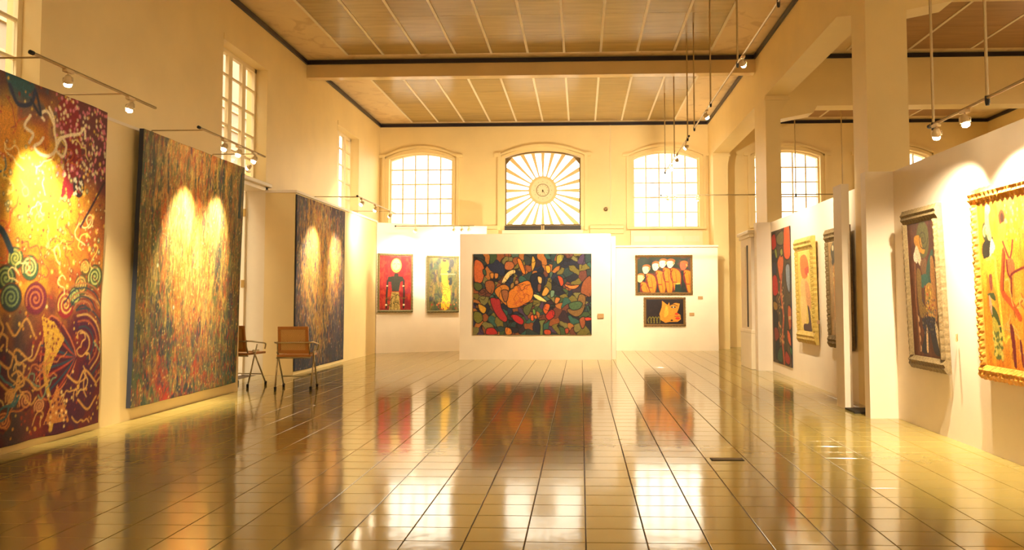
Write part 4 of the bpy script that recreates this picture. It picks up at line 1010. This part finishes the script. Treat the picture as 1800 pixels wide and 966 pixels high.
def art_hat():      # hatted figure in dark clothes on brown-red
    w, h = .56, 1.20; A = Art(w, h, 120, 250, (84, 36, 24), 15); P = lambda x, y: ((x-58)/160*w, (860-y)/615*h)
    A.mix(np.clip((A.noise(.05, .12, 3)-.45)*5, 0, 1)*.5, (120, 60, 36)); A.mix(np.clip((A.noise(.08, .2, 3)-.55)*5, 0, 1)*.6, (56, 22, 26))
    q = lambda pts, c, a=1, **k: A.poly([P(*p) for p in pts], c, a, smooth=True, **k)
    q([(125, 265), (150, 240), (180, 270), (185, 340), (172, 395), (140, 410), (128, 360), (110, 330)], (92, 90, 50)); q([(105, 305), (135, 310), (145, 360), (160, 370), (150, 392), (115, 370), (98, 330)], (206, 140, 50))
    A.spiral(*P(152, 325), .11, (60, 50, 30), None, 2, .006)
    q([(96, 380), (108, 350), (118, 360), (132, 400), (135, 440), (122, 440), (108, 410)], (240, 210, 170)); A.ell(*P(97, 402), .03, .045, (244, 226, 196)); A.ell(*P(106, 418), .022, .028, (244, 226, 196))
    q([(128, 430), (158, 415), (165, 440), (160, 500), (138, 490)], (120, 84, 54)); q([(160, 470), (195, 380), (205, 395), (180, 480), (190, 560), (178, 600)], (34, 80, 70)); q([(120, 500), (140, 485), (165, 490), (165, 530), (130, 545)], (30, 96, 88))
    q([(105, 460), (128, 480), (125, 600), (150, 650), (112, 680), (100, 560)], (140, 110, 50), .9); q([(150, 540), (185, 530), (200, 620), (190, 690), (160, 680), (145, 620)], (190, 140, 50), .8)
    A.dots(70, P(145, 0)[0], P(198, 0)[0], P(0, 690)[1], P(0, 540)[1], .006, .012, [(230, 190, 80), (180, 40, 40), (200, 160, 90), (60, 90, 60)]); q([(186, 420), (205, 430), (214, 600), (200, 700), (186, 600)], (176, 120, 60), .8)
    q([(120, 690), (190, 680), (205, 760), (222, 838), (180, 838), (160, 740), (148, 838), (105, 835), (128, 760)], (18, 20, 44)); q([(192, 700), (205, 720), (225, 820), (212, 830), (196, 760)], (216, 190, 140)); q([(140, 740), (148, 730), (146, 830), (136, 832)], (216, 180, 130))
    A.dots(120, P(118, 0)[0], P(200, 0)[0], P(0, 760)[1], P(0, 600)[1], .004, .009, [(40, 50, 90), (120, 100, 70), (20, 20, 40)])
    for y in (690, 740, 780, 825): A.ell(*P(96+(y-690)*.03, y), .022, .03, (220, 180, 130))
    A.line([P(95, 430), P(88, 600), P(98, 830)], .012, (150, 90, 50)); A.grain(.5, .010); return A
def art_dancers():  # golden ground, figure with curled headdress and a red figure beside it
    w, h = .98, 1.22; A = Art(w, h, 170, 210, (226, 138, 30), 16); P = lambda x, y: ((x-62)/214*.50, (865-y)/715*h)
    A.mix(np.clip((A.noise(.05, .25, 3)-.42)*5, 0, 1)*.7, (240, 172, 52)); A.mix(np.clip((A.noise(.04, .3, 3)-.56)*6, 0, 1)*.6, (200, 96, 24))
    q = lambda pts, c, a=1, **k: A.poly([P(*p) for p in pts], c, a, smooth=True, **k)
    A.ell(*P(108, 275), .058, .077, (46, 56, 34)); A.spiral(*P(110, 272), .055, (190, 180, 110), None, 1.7, .010); q([(82, 330), (140, 300), (148, 330), (120, 385), (82, 392)], (24, 34, 30))
    q([(120, 400), (128, 340), (140, 310), (158, 345), (148, 370), (132, 380), (128, 418)], (244, 226, 170)); q([(82, 400), (150, 395), (165, 470), (180, 700), (188, 760), (170, 740), (150, 560), (96, 460)], (240, 176, 50), .9)
    A.curve([P(150, 420), P(162, 560), P(175, 740), P(205, 730)], .014, (250, 210, 70)); A.curve([P(100, 400), P(150, 395), P(152, 470)], .012, (250, 200, 80))
    q([(90, 550), (130, 545), (140, 580), (100, 560)], (60, 80, 40)); q([(100, 600), (140, 620), (165, 700), (150, 740), (120, 680)], (70, 84, 34)); q([(115, 650), (150, 690), (160, 800), (120, 830), (112, 740)], (190, 170, 60)); A.dots(70, P(112, 0)[0], P(165, 0)[0], P(0, 830)[1], P(0, 720)[1], .010, .018, [(220, 200, 90), (100, 110, 50)])
    q([(108, 470), (128, 470), (124, 530), (112, 530)], (140, 70, 50)); q([(100, 560), (112, 570), (116, 640), (104, 620)], (190, 150, 120))
    A.curve([P(208, 370), P(196, 450), P(185, 540), P(240, 600), P(275, 650)], .026, (206, 80, 30)); A.curve([P(212, 365), P(200, 450), P(190, 535)], .008, (120, 30, 30))
    A.curve([P(175, 320), P(210, 320), P(232, 390), P(245, 410)], .03, (226, 150, 50)); A.curve([P(205, 330), P(235, 400), P(250, 380), P(262, 330)], .009, (130, 40, 40))
    A.ell(*P(208, 228), .045, .06, (110, 60, 30)); A.ell(*P(210, 228), .025, .035, (60, 36, 26)); A.curve([P(225, 270), P(245, 200), P(270, 150)], .012, (190, 110, 40)); q([(190, 260), (225, 250), (228, 290), (200, 330), (180, 300)], (206, 150, 50))
    q([(218, 420), (240, 400), (262, 420), (262, 460), (240, 480), (220, 460)], (206, 96, 50)); A.curve([P(220, 410), P(222, 460), P(240, 485), P(262, 460), (A.w*1.0, P(0, 400)[1])], .010, (110, 30, 34)); A.line([P(240, 485), P(236, 560)], .012, (120, 40, 34))
    A.squig(24, P(205, 0)[0], w, P(0, 760)[1], P(0, 600)[1], .04, .006, [(170, 90, 30), (220, 180, 90)]); q([(215, 680), (235, 700), (240, 845), (225, 850), (220, 760)], (120, 20, 40)); q([(265, 740), (276, 760), (278, 850), (268, 830)], (120, 20, 40))
    A.curve([P(236, 150), P(262, 175), P(276, 140)], .03, (200, 130, 50), .8); A.dots(160, P(225, 0)[0], w, P(0, 330)[1], P(0, 170)[1], .006, .012, [(190, 120, 50), (240, 190, 90)])
    A.ell(*P(126, 180), .04, .04, (240, 200, 120)); A.curve([P(120, 190), P(118, 240), P(128, 300)], .03, (242, 206, 120), .8); A.grain(.4, .010); return A
# ------------------------------------------------------------------ pictures
def cloth(name, art, label, loc, rotz, lean=0, thick=.02, wob=.02):
    r = art.build(name, M['batik'], None, thick, wob)
    r.location = loc; r.rotation_euler = (lean, 0, rotz); tag(r, label, 'painting'); return r
cloth('hanging_cloth', art_spirals(), 'huge yellow and maroon cloth with spirals and squiggles at the left edge', (-4.445, 6.115, .06), HP, 0, .012, .018)
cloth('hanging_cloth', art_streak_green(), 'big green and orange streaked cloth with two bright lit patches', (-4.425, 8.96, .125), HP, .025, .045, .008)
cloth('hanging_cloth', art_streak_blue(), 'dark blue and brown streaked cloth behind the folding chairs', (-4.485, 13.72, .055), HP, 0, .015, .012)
cloth('hanging_cloth', art_cells(), 'wide cloth of dark outlined multicoloured shapes on the central partition', (-.953, 15.625, .485), 0, 0, .012, .008)
cloth('hanging_cloth', art_strip(), 'narrow tall red, green and grey cloth hanging beside the far column', (3.14, 12.70, .16), -HP, 0, .012, .006)
ang = math.atan2(.8, 1.7)
framed('framed_painting', 'red picture of a pale-headed figure in the far left corner', 'painting', (-4.115, 17.60, .89), ang, .0, .784, 1.30, .042, art_redfig(), M['olive'], .05, .004, top=.05, bottom=.05)
framed('framed_painting', 'green picture with a glowing yellow figure, left of the central partition', 'painting', (-3.135, 18.06, .88), ang, .0, .744, 1.28, .052, art_greenfig(), M['olive'], .05, .004, top=.045, bottom=.045)
framed('framed_painting', 'upper right-hand back picture of a row of white-faced orange figures', 'painting', (1.893, 18.355, 1.272), 0, .0, 1.295, .905, .048, art_group(), M['brownframe'], .05, .004, top=.052, bottom=.053)
framed('framed_painting', 'small picture of a yellow profile with red lips, hung below the row of figures', 'painting', (1.903, 18.355, .555), 0, .0, .95, .66, .055, art_profile(), M['brownframe'], .05, .004, top=.05, bottom=.05)
framed('framed_painting', 'gilt-framed picture of a red-haired figure on cream, middle of the three on the right partition', 'painting', (3.13, 11.13, .575), -HP, .018, .88, 1.45, .13, art_woman(), M['goldframe'], .07, .004, top=.18, bottom=.17)
framed('framed_painting', 'pale carved frame with a brownish figure in a dark hat, half hidden by the post', 'painting', (3.13, 9.72, .592), -HP, .018, .84, 1.45, .11, art_pale(), M['tanframe'], .07, .005, top=.16, bottom=.15)
framed('framed_painting', 'dark picture of a hatted figure in blue trousers in a bleached carved frame', 'painting', (3.115, 7.253, .555), -HP, .035, .73, 1.45, .085, art_hat(), M['tanframe'], .07, .0025, top=.13, bottom=.12)
framed('framed_painting', 'golden orange picture of slender figures in an amber carved frame at right edge', 'painting', (3.115, 5.717, .580), -HP, .035, 1.18, 1.45, .10, art_dancers(), M['orangeframe'], .07, .007, top=.12, bottom=.11)

# ---- title cards
def card(loc, rotz, label, w=.11, h=.07, stick=False):
    o = MB().box(-w/2, w/2, -.008, 0, -h/2, h/2).build('title_card', M['card']); o.location = loc
    o.rotation_euler = (0, 0, rotz+(.0 if not stick else -.5)); tag(o, label, 'label', 'title cards beside the pictures'); return o
card((2.716, 18.355, 1.20), 0, 'small tan title card beside the row of white-faced figures')
card((2.518, 18.355, .826), 0, 'small tan title card beside the yellow profile picture')
card((.382, 15.635, .85), 0, 'small tan title card right of the wide multicoloured cloth', .12, .09)
card((3.10, 10.60, .88), -HP, 'tan title card on the partition right of the gilt-framed picture', .12, .05, True)
card((3.10, 12.02, .90), -HP, 'tan title card right of the narrow tall cloth', .12, .05, True)
card((3.09, 6.72, .87), -HP, 'tan title card between the two foreground carved frames', .14, .06, True)

# ---- folding chairs
def tube_round(pts, n=5):
    P = [Vector(p) for p in pts]; P = [2*P[0]-P[1]]+P+[2*P[-1]-P[-2]]; o = []
    for i in range(1, len(P)-2):
        for k in range(n):
            t = k/n
            o.append(.5*(2*P[i]+(P[i+1]-P[i-1])*t+(2*P[i-1]-5*P[i]+4*P[i+1]-P[i+2])*t*t+(3*P[i]-P[i-1]-3*P[i+1]+P[i+2])*t**3))
    return o+[P[-2]]
def chair(loc, rz, label):
    r = empty('folding_chair', loc, (0, 0, rz)); tag(r, label, 'chair', 'folding chairs by the doorway')
    R = .0105
    for s in (-1, 1):
        a = MB().tube([(s*.228, -.205, .03), (s*.236, -.02, .575)], R, 10).build('leg', M['tube'], r, True)
        MB().lathe([(.016, 0), (.0175, .045), (.013, .05)], 12, (s*.227, -.208, 0)).build('rubber_foot', M['rubber'], a)
        a = MB().tube([(s*.222, .215, .03), (s*.232, -.10, .50)], R, 10).build('leg', M['tube'], r, True)
        MB().lathe([(.016, 0), (.0175, .045), (.013, .05)], 12, (s*.222, .217, 0)).build('rubber_foot', M['rubber'], a)
        MB().box(s*.236-.006, s*.236+.006, -.12, .02, .475, .50).build('pivot_plate', M['tube'], r)
    MB().tube(tube_round([(-.232, .17, .50), (-.245, .16, .575), (-.248, .0, .60), (-.240, -.19, .625), (-.20, -.262, .625), (0, -.268, .625), (.20, -.262, .625), (.240, -.19, .625), (.248, .0, .60), (.245, .16, .575), (.232, .17, .50)]), R, 10).build('arm_tube', M['tube'], r, True)
    MB().tube([(-.215, .13, .155), (.215, .13, .155)], .008, 8).build('stretcher', M['tube'], r, True)
    # seat: wooden rails round a cane panel
    st = MB(); st.box(-.215, .215, .19, .225, .435, .465); st.box(-.215, .215, -.205, -.165, .435, .465); st.box(-.215, -.18, -.165, .19, .435, .465); st.box(.18, .215, -.165, .19, .435, .465)
    seat = st.build('seat', M['chairwood'], r, bevel=.008)
    MB().box(-.18, .18, -.165, .19, .448, .452).build('seat_cane', M['cane'], seat)
    MB().tube([(-.22, -.20, .425), (.22, -.20, .425)], R, 8).build('seat_tube', M['tube'], r, True)
    # backrest, slightly curved and raked
    def bk(x, z, y): return (x, y-.225-.05*(z-.5)/.35+.5*x*x, z)
    def slab(x0, x1, z0, z1, ya, yb, n=6):
        v = []; f = []
        for i in range(n+1):
            x = x0+(x1-x0)*i/n
            v += [bk(x, z0, ya), bk(x, z1, ya), bk(x, z1, yb), bk(x, z0, yb)]
        for i in range(n):
            a = 4*i; f += [(a+k, a+(k+1) % 4, a+4+(k+1) % 4, a+4+k) for k in range(4)]
        f += [(0, 1, 2, 3), (4*n+3, 4*n+2, 4*n+1, 4*n)]; return v, f
    b = MB()
    for q in ((-.195, .195, .795, .835), (-.195, .195, .485, .525), (-.195, -.158, .525, .795), (.158, .195, .525, .795)): b.add(*slab(*q, -.014, .014))
    back = b.build('backrest', M['chairwood'], r, bevel=.006)
    MB().add(*slab(-.158, .158, .525, .795, -.002, .002)).build('back_cane', M['cane'], back)
    for s in (-1, 1): MB().tube([(s*.20, -.17, .45), (s*.203, -.215, .55), (s*.203, -.225, .64)], .009, 8).build('back_support', M['tube'], r, True)
    return r
chair((-3.79, 10.60, 0), .12, 'tan cane folding chair seen from behind, standing clear on the floor')
chair((-4.67, 10.93, 0), -.20, 'tan cane folding chair half hidden behind the green streaked cloth')

# ---- lamps
def lamp(loc, target, label, power, size=62, blend=1.0, group='picture spotlights on the tracks', drop=.10, stand=False):
    """loc = centre of lamp head; hangs `drop` below its track"""
    r = empty('spotlight', loc); tag(r, label, 'lamp', group)
    MB().box(-.018, .018, -.045, .045, drop-.03, drop-.006).build('track_adapter', M['lampwhite'], r)
    MB().tube([(0, 0, drop-.03), (0, 0, .035)], .007, 8).build('stem', M['lampwhite'], r)
    d = (Vector(target)-Vector(loc)).normalized(); q = d.to_track_quat('-Z', 'Y')
    hd = MB().lathe([(.012, .055), (.020, .05), (.032, .012), (.036, .0), (.036, -.006), (.026, -.004)], 18).build('lamp_head', M['lampwhite'], r, True)
    hd.rotation_mode = 'QUATERNION'; hd.rotation_quaternion = q
    MB().lathe([(.010, -.002), (.024, -.010), (.029, -.022), (.024, -.036), (.004, -.044)], 16).build('bulb', M['bulb'], hd, True)
    MB().tube([(-.040, 0, .0), (-.040, 0, .03), (0, 0, .045), (.040, 0, .03), (.040, 0, .0)], .004, 6).build('yoke', M['lampwhite'], r)
    l = bpy.data.lights.new('lamp_light', 'SPOT'); l.energy = power*SPOT; l.spot_size = math.radians(size); l.spot_blend = blend
    l.color = SPOT_COL; l.shadow_soft_size = .025
    o = link(bpy.data.objects.new('lamp_light', l)); o.parent = r; o.rotation_mode = 'QUATERNION'; o.rotation_quaternion = q
    o.location = d*.06
    return r
def track(p0, p1, label, arms=(), rods=(), arm_to=None):
    """square track bar; arms: list of (point on bar, point at support); rods: list of bar points up to the ceiling"""
    P0, P1 = Vector(p0), Vector(p1); r = empty('lighting_track', P0); tag(r, label, 'light track')
    d = P1-P0
    MB().tube([(0, 0, 0), d*.5, d], .012, 6).build('bar', M['metal'], r)
    MB().tube([Vector((0, 0, 0))-d.normalized()*.03, (0, 0, 0)], .017, 8).build('end_cap', M['rubber'], r)
    for a, b in arms: MB().tube([Vector(a)-P0, Vector(b)-P0], .007, 6).build('arm', M['rod'], r)
    for a in rods:
        a = Vector(a)-P0
        o = MB().tube([a, (a.x, a.y, ZC-P0.z)], .011, 8).build('rod', M['rod'], r)
        MB().lathe([(.012, -.05), (.016, -.03), (.016, .015)], 10, (a.x, a.y, a.z)).build('clamp', M['rubber'], o)
    return r
ZL = 2.97
track((-3.95, 5.55, ZL), (-3.95, 7.22, ZL), 'wall bracket light track over the yellow and maroon cloth', arms=[((-3.95, 5.65, ZL), (-4.52, 5.65, ZL)), ((-4.52, 5.65, ZL), (-4.52, 5.65, 2.925)), ((-3.95, 6.70, ZL), (-4.52, 6.70, ZL)), ((-4.52, 6.70, ZL), (-4.52, 6.70, 2.925))])
lamp((-3.95, 5.95, ZL-.10), (-4.43, 6.62, 1.6), 'spotlight over the left edge cloth, nearer to the viewer', 220, 56)
lamp((-3.95, 6.80, ZL-.10), (-4.43, 6.95, 1.7), 'second spotlight over the maroon cloth, by its upper right corner', 7)
track((-3.95, 8.08, ZL), (-3.95, 9.80, ZL), 'wall bracket light track over the green streaked cloth', arms=[((-3.95, 8.2, ZL), (-4.52, 8.2, ZL)), ((-4.52, 8.2, ZL), (-4.52, 8.2, 2.925)), ((-3.95, 9.6, ZL), (-4.52, 9.6, ZL)), ((-4.52, 9.6, ZL), (-4.52, 9.6, 2.925))])
lamp((-3.95, 8.66, ZL-.10), (-4.39, 8.62, 1.55), 'left one of three spotlights above the green streaked cloth', 210, 58)
lamp((-3.95, 9.03, ZL-.10), (-4.39, 8.95, 1.5), 'middle one of three spotlights above the green streaked cloth', 30, 50)
lamp((-3.95, 9.47, ZL-.10), (-4.39, 9.35, 1.65), 'right one of three spotlights above the green streaked cloth', 190, 54)
lamp((-4.93, 11.62, 3.14), (-5.15, 11.7, 3.0), 'single small lamp on the door lintel under the side window', 6, 120, .5, drop=-.04)
track((-3.72, 13.15, 2.90), (-3.72, 15.9, 2.90), 'wall bracket light track over the dark blue cloth', arms=[((-3.72, 13.25, 2.90), (-4.50, 13.25, 2.91)), ((-3.72, 15.5, 2.90), (-4.50, 15.5, 2.91))])
lamp((-3.72, 13.4, 2.80), (-4.45, 13.15, 1.9), 'nearest spotlight over the dark blue and brown cloth', 130, 54)
lamp((-3.72, 14.3, 2.80), (-4.45, 14.45, 1.9), 'second spotlight over the dark blue cloth, near the back window', 130, 52)
lamp((-3.72, 15.4, 2.80), (-4.6, 16.4, 2.3), 'farthest spotlight on the left track, throwing light on bare wall', 60, 130)
track((-4.0, 17.15, 2.76), (-2.3, 17.15, 2.76), 'light track in front of the oblique far left partition', arms=[((-3.9, 17.15, 2.76), (-3.9, 17.70, 2.86)), ((-2.5, 17.15, 2.76), (-2.5, 18.32, 2.86))])
lamp((-3.58, 17.15, 2.66), (-4.05, 17.7, 2.0), 'spotlight aimed at the red figure picture', 40, 90)
lamp((-2.74, 17.15, 2.66), (-3.2, 18.1, 2.0), 'bright spotlight just left of the central partition top, first of three', 38, 100)
lamp((-2.57, 17.15, 2.66), (-2.9, 18.1, 2.1), 'bright spotlight just left of the central partition top, middle of three', 28, 100)
lamp((-2.41, 17.15, 2.66), (-2.3, 18.3, 1.8), 'bright spotlight above the left corner of the central partition', 24, 110)
XT, ZT = 1.8, 3.88
track((XT, 6.6, ZT), (XT, 12.65, ZT), 'long ceiling-hung light track at right, nearer run', rods=[(XT, 7.2, ZT), (XT, 9.1, ZT), (XT, 11.0, ZT), (XT, 12.6, ZT)])
lamp((XT, 8.80, ZT-.10), (3.15, 10.7, 1.9), 'spotlight on the nearer hung track, below the beam corner', 230, 62)
lamp((XT, 11.38, ZT-.10), (3.15, 11.9, 2.05), 'spotlight at the far end of the nearer hung track', 130, 80)
track((XT, 13.25, ZT), (XT, 17.15, ZT), 'ceiling-hung light track at right, farther run before the window', rods=[(XT, 13.4, ZT), (XT, 15.3, ZT), (XT, 17.0, ZT)])
lamp((XT, 13.62, ZT-.12), (-.9, 15.6, 1.5), 'brightest spotlight on the farther hung track against the window', 420, 105, drop=.12)
lamp((XT, 14.9, ZT-.12), (1.6, 19.0, 2.6), 'middle spotlight on the farther hung track', 130, 120, drop=.12)
lamp((XT, 15.9, ZT-.12), (1.6, 18.36, 1.6), 'last spotlight on the farther hung track', 90, 100, drop=.12)
track((1.62, 16.0, 3.25), (5.25, 16.0, 3.25), 'thin track crossing in front of the right back window into the aisle', rods=[(4.28, 16, 3.25), (5.2, 16, 3.25)], arms=[((XT, 16.0, 3.25), (XT, 16.0, ZT-.02))])
lamp((1.74, 16.0, 3.17), (1.5, 18.36, 2.0), 'first of three lamps on the thin cross track by the window', 30, 60, drop=.08)
lamp((1.88, 16.0, 3.17), (2.1, 18.36, 2.0), 'second of three lamps on the thin cross track by the window', 30, 60, drop=.08)
lamp((2.33, 16.0, 3.17), (2.5, 18.36, 1.6), 'third of three lamps on the thin cross track, nearest the column', 30, 60, drop=.08)
track((2.75, 6.33, 2.545), (2.75, 3.6, 2.545), 'hung light track over the foreground right partition', rods=[(2.75, 6.28, 2.545), (2.75, 5.45, 2.545), (2.75, 4.2, 2.545)])
lamp((2.75, 6.23, 2.455), (3.14, 7.2, .95), 'spotlight above the hatted figure picture, first on its track', 140, 100, drop=.09)
lamp((2.75, 5.77, 2.455), (3.14, 5.80, .95), 'bright spotlight above the golden orange picture', 125, 115, drop=.09)

# ---- unseen globe lamps added for fill, behind the camera and down the aisle
def globe(x, y, z, label, power):
    r = empty('added_fill_globe', (x, y, z)); tag(r, label, 'lamp', 'added fill globes')
    MB().tube([(0, 0, .15), (0, 0, ZC-z)], .008, 8).build('rod', M['rod'], r)
    MB().lathe([(.03, .13), (.06, .12), (.06, .17), (.03, .18)], 14).build('gallery', M['brass'], r)
    MB().lathe([(.15*math.sin(t*math.pi/12)+.001, -.15*math.cos(t*math.pi/12)) for t in range(13)], 20).build('shade', M['opal'], r, True)
    l = bpy.data.lights.new('lamp_light', 'POINT'); l.energy = power; l.color = (1, .78, .46); l.shadow_soft_size = .17
    o = link(bpy.data.objects.new('lamp_light', l)); o.parent = r
M['opal'] = plain('fill_globe_glass', (1, .9, .7), .3, emis=(1, .84, .56), estr=12)
for x, y, t in ((-3.0, -1.0, 'left rear'), (0.2, -1.0, 'right rear'), (-3.2, 2.2, 'left front'), (1.6, 1.8, 'right front')): globe(x, y, 4.4, 'added unseen fill globe behind the camera, '+t+' one of four', 35)
globe(6.8, 1.0, 3.9, 'added unseen fill globe down the aisle, nearest to the near wall', 40)
globe(6.8, 6.2, 3.9, 'added unseen fill globe down the aisle, behind the foreground partition', 40)

lamp((2.75, 4.55, 2.455), (3.14, 4.9, 1.2), 'added fill spotlight on the foreground track, unseen beyond the right edge', 45, 90, drop=.09)  # extra lamp added out of view to brighten the right partition
# fill uplighters added out of sight behind the central partition to brighten the far wall
def fill_uplight(x, y, label, power):
    r = empty('added_fill_uplighter', (x, y, 0)); tag(r, label, 'lamp', 'added uplighters hidden behind the partition')
    MB().lathe([(.13, 0), (.13, .02), (.02, .035), (.014, .05), (.014, 1.55), (.02, 1.56)], 18).build('stand', M['metal'], r, True)
    MB().lathe([(.02, 1.55), (.07, 1.58), (.10, 1.66), (.094, 1.66), (.06, 1.60), (.0, 1.59)], 20).build('bowl', M['lampwhite'], r, True)
    MB().lathe([(.01, 1.60), (.03, 1.61), (.03, 1.65), (.01, 1.66)], 12).build('bulb', M['bulb'], r, True)
    l = bpy.data.lights.new('lamp_light', 'SPOT'); l.energy = power; l.color = SPOT_COL; l.spot_size = math.radians(150); l.spot_blend = 1; l.shadow_soft_size = .06
    o = link(bpy.data.objects.new('lamp_light', l)); o.parent = r; o.location = (0, 0, 1.72)
    o.rotation_euler = (math.radians(180-28), 0, 0)
fill_uplight(-1.75, 16.4, 'added hidden fill uplighter behind the left half of the central partition', 170)
fill_uplight(-.05, 16.4, 'added hidden fill uplighter behind the right half of the central partition', 170)
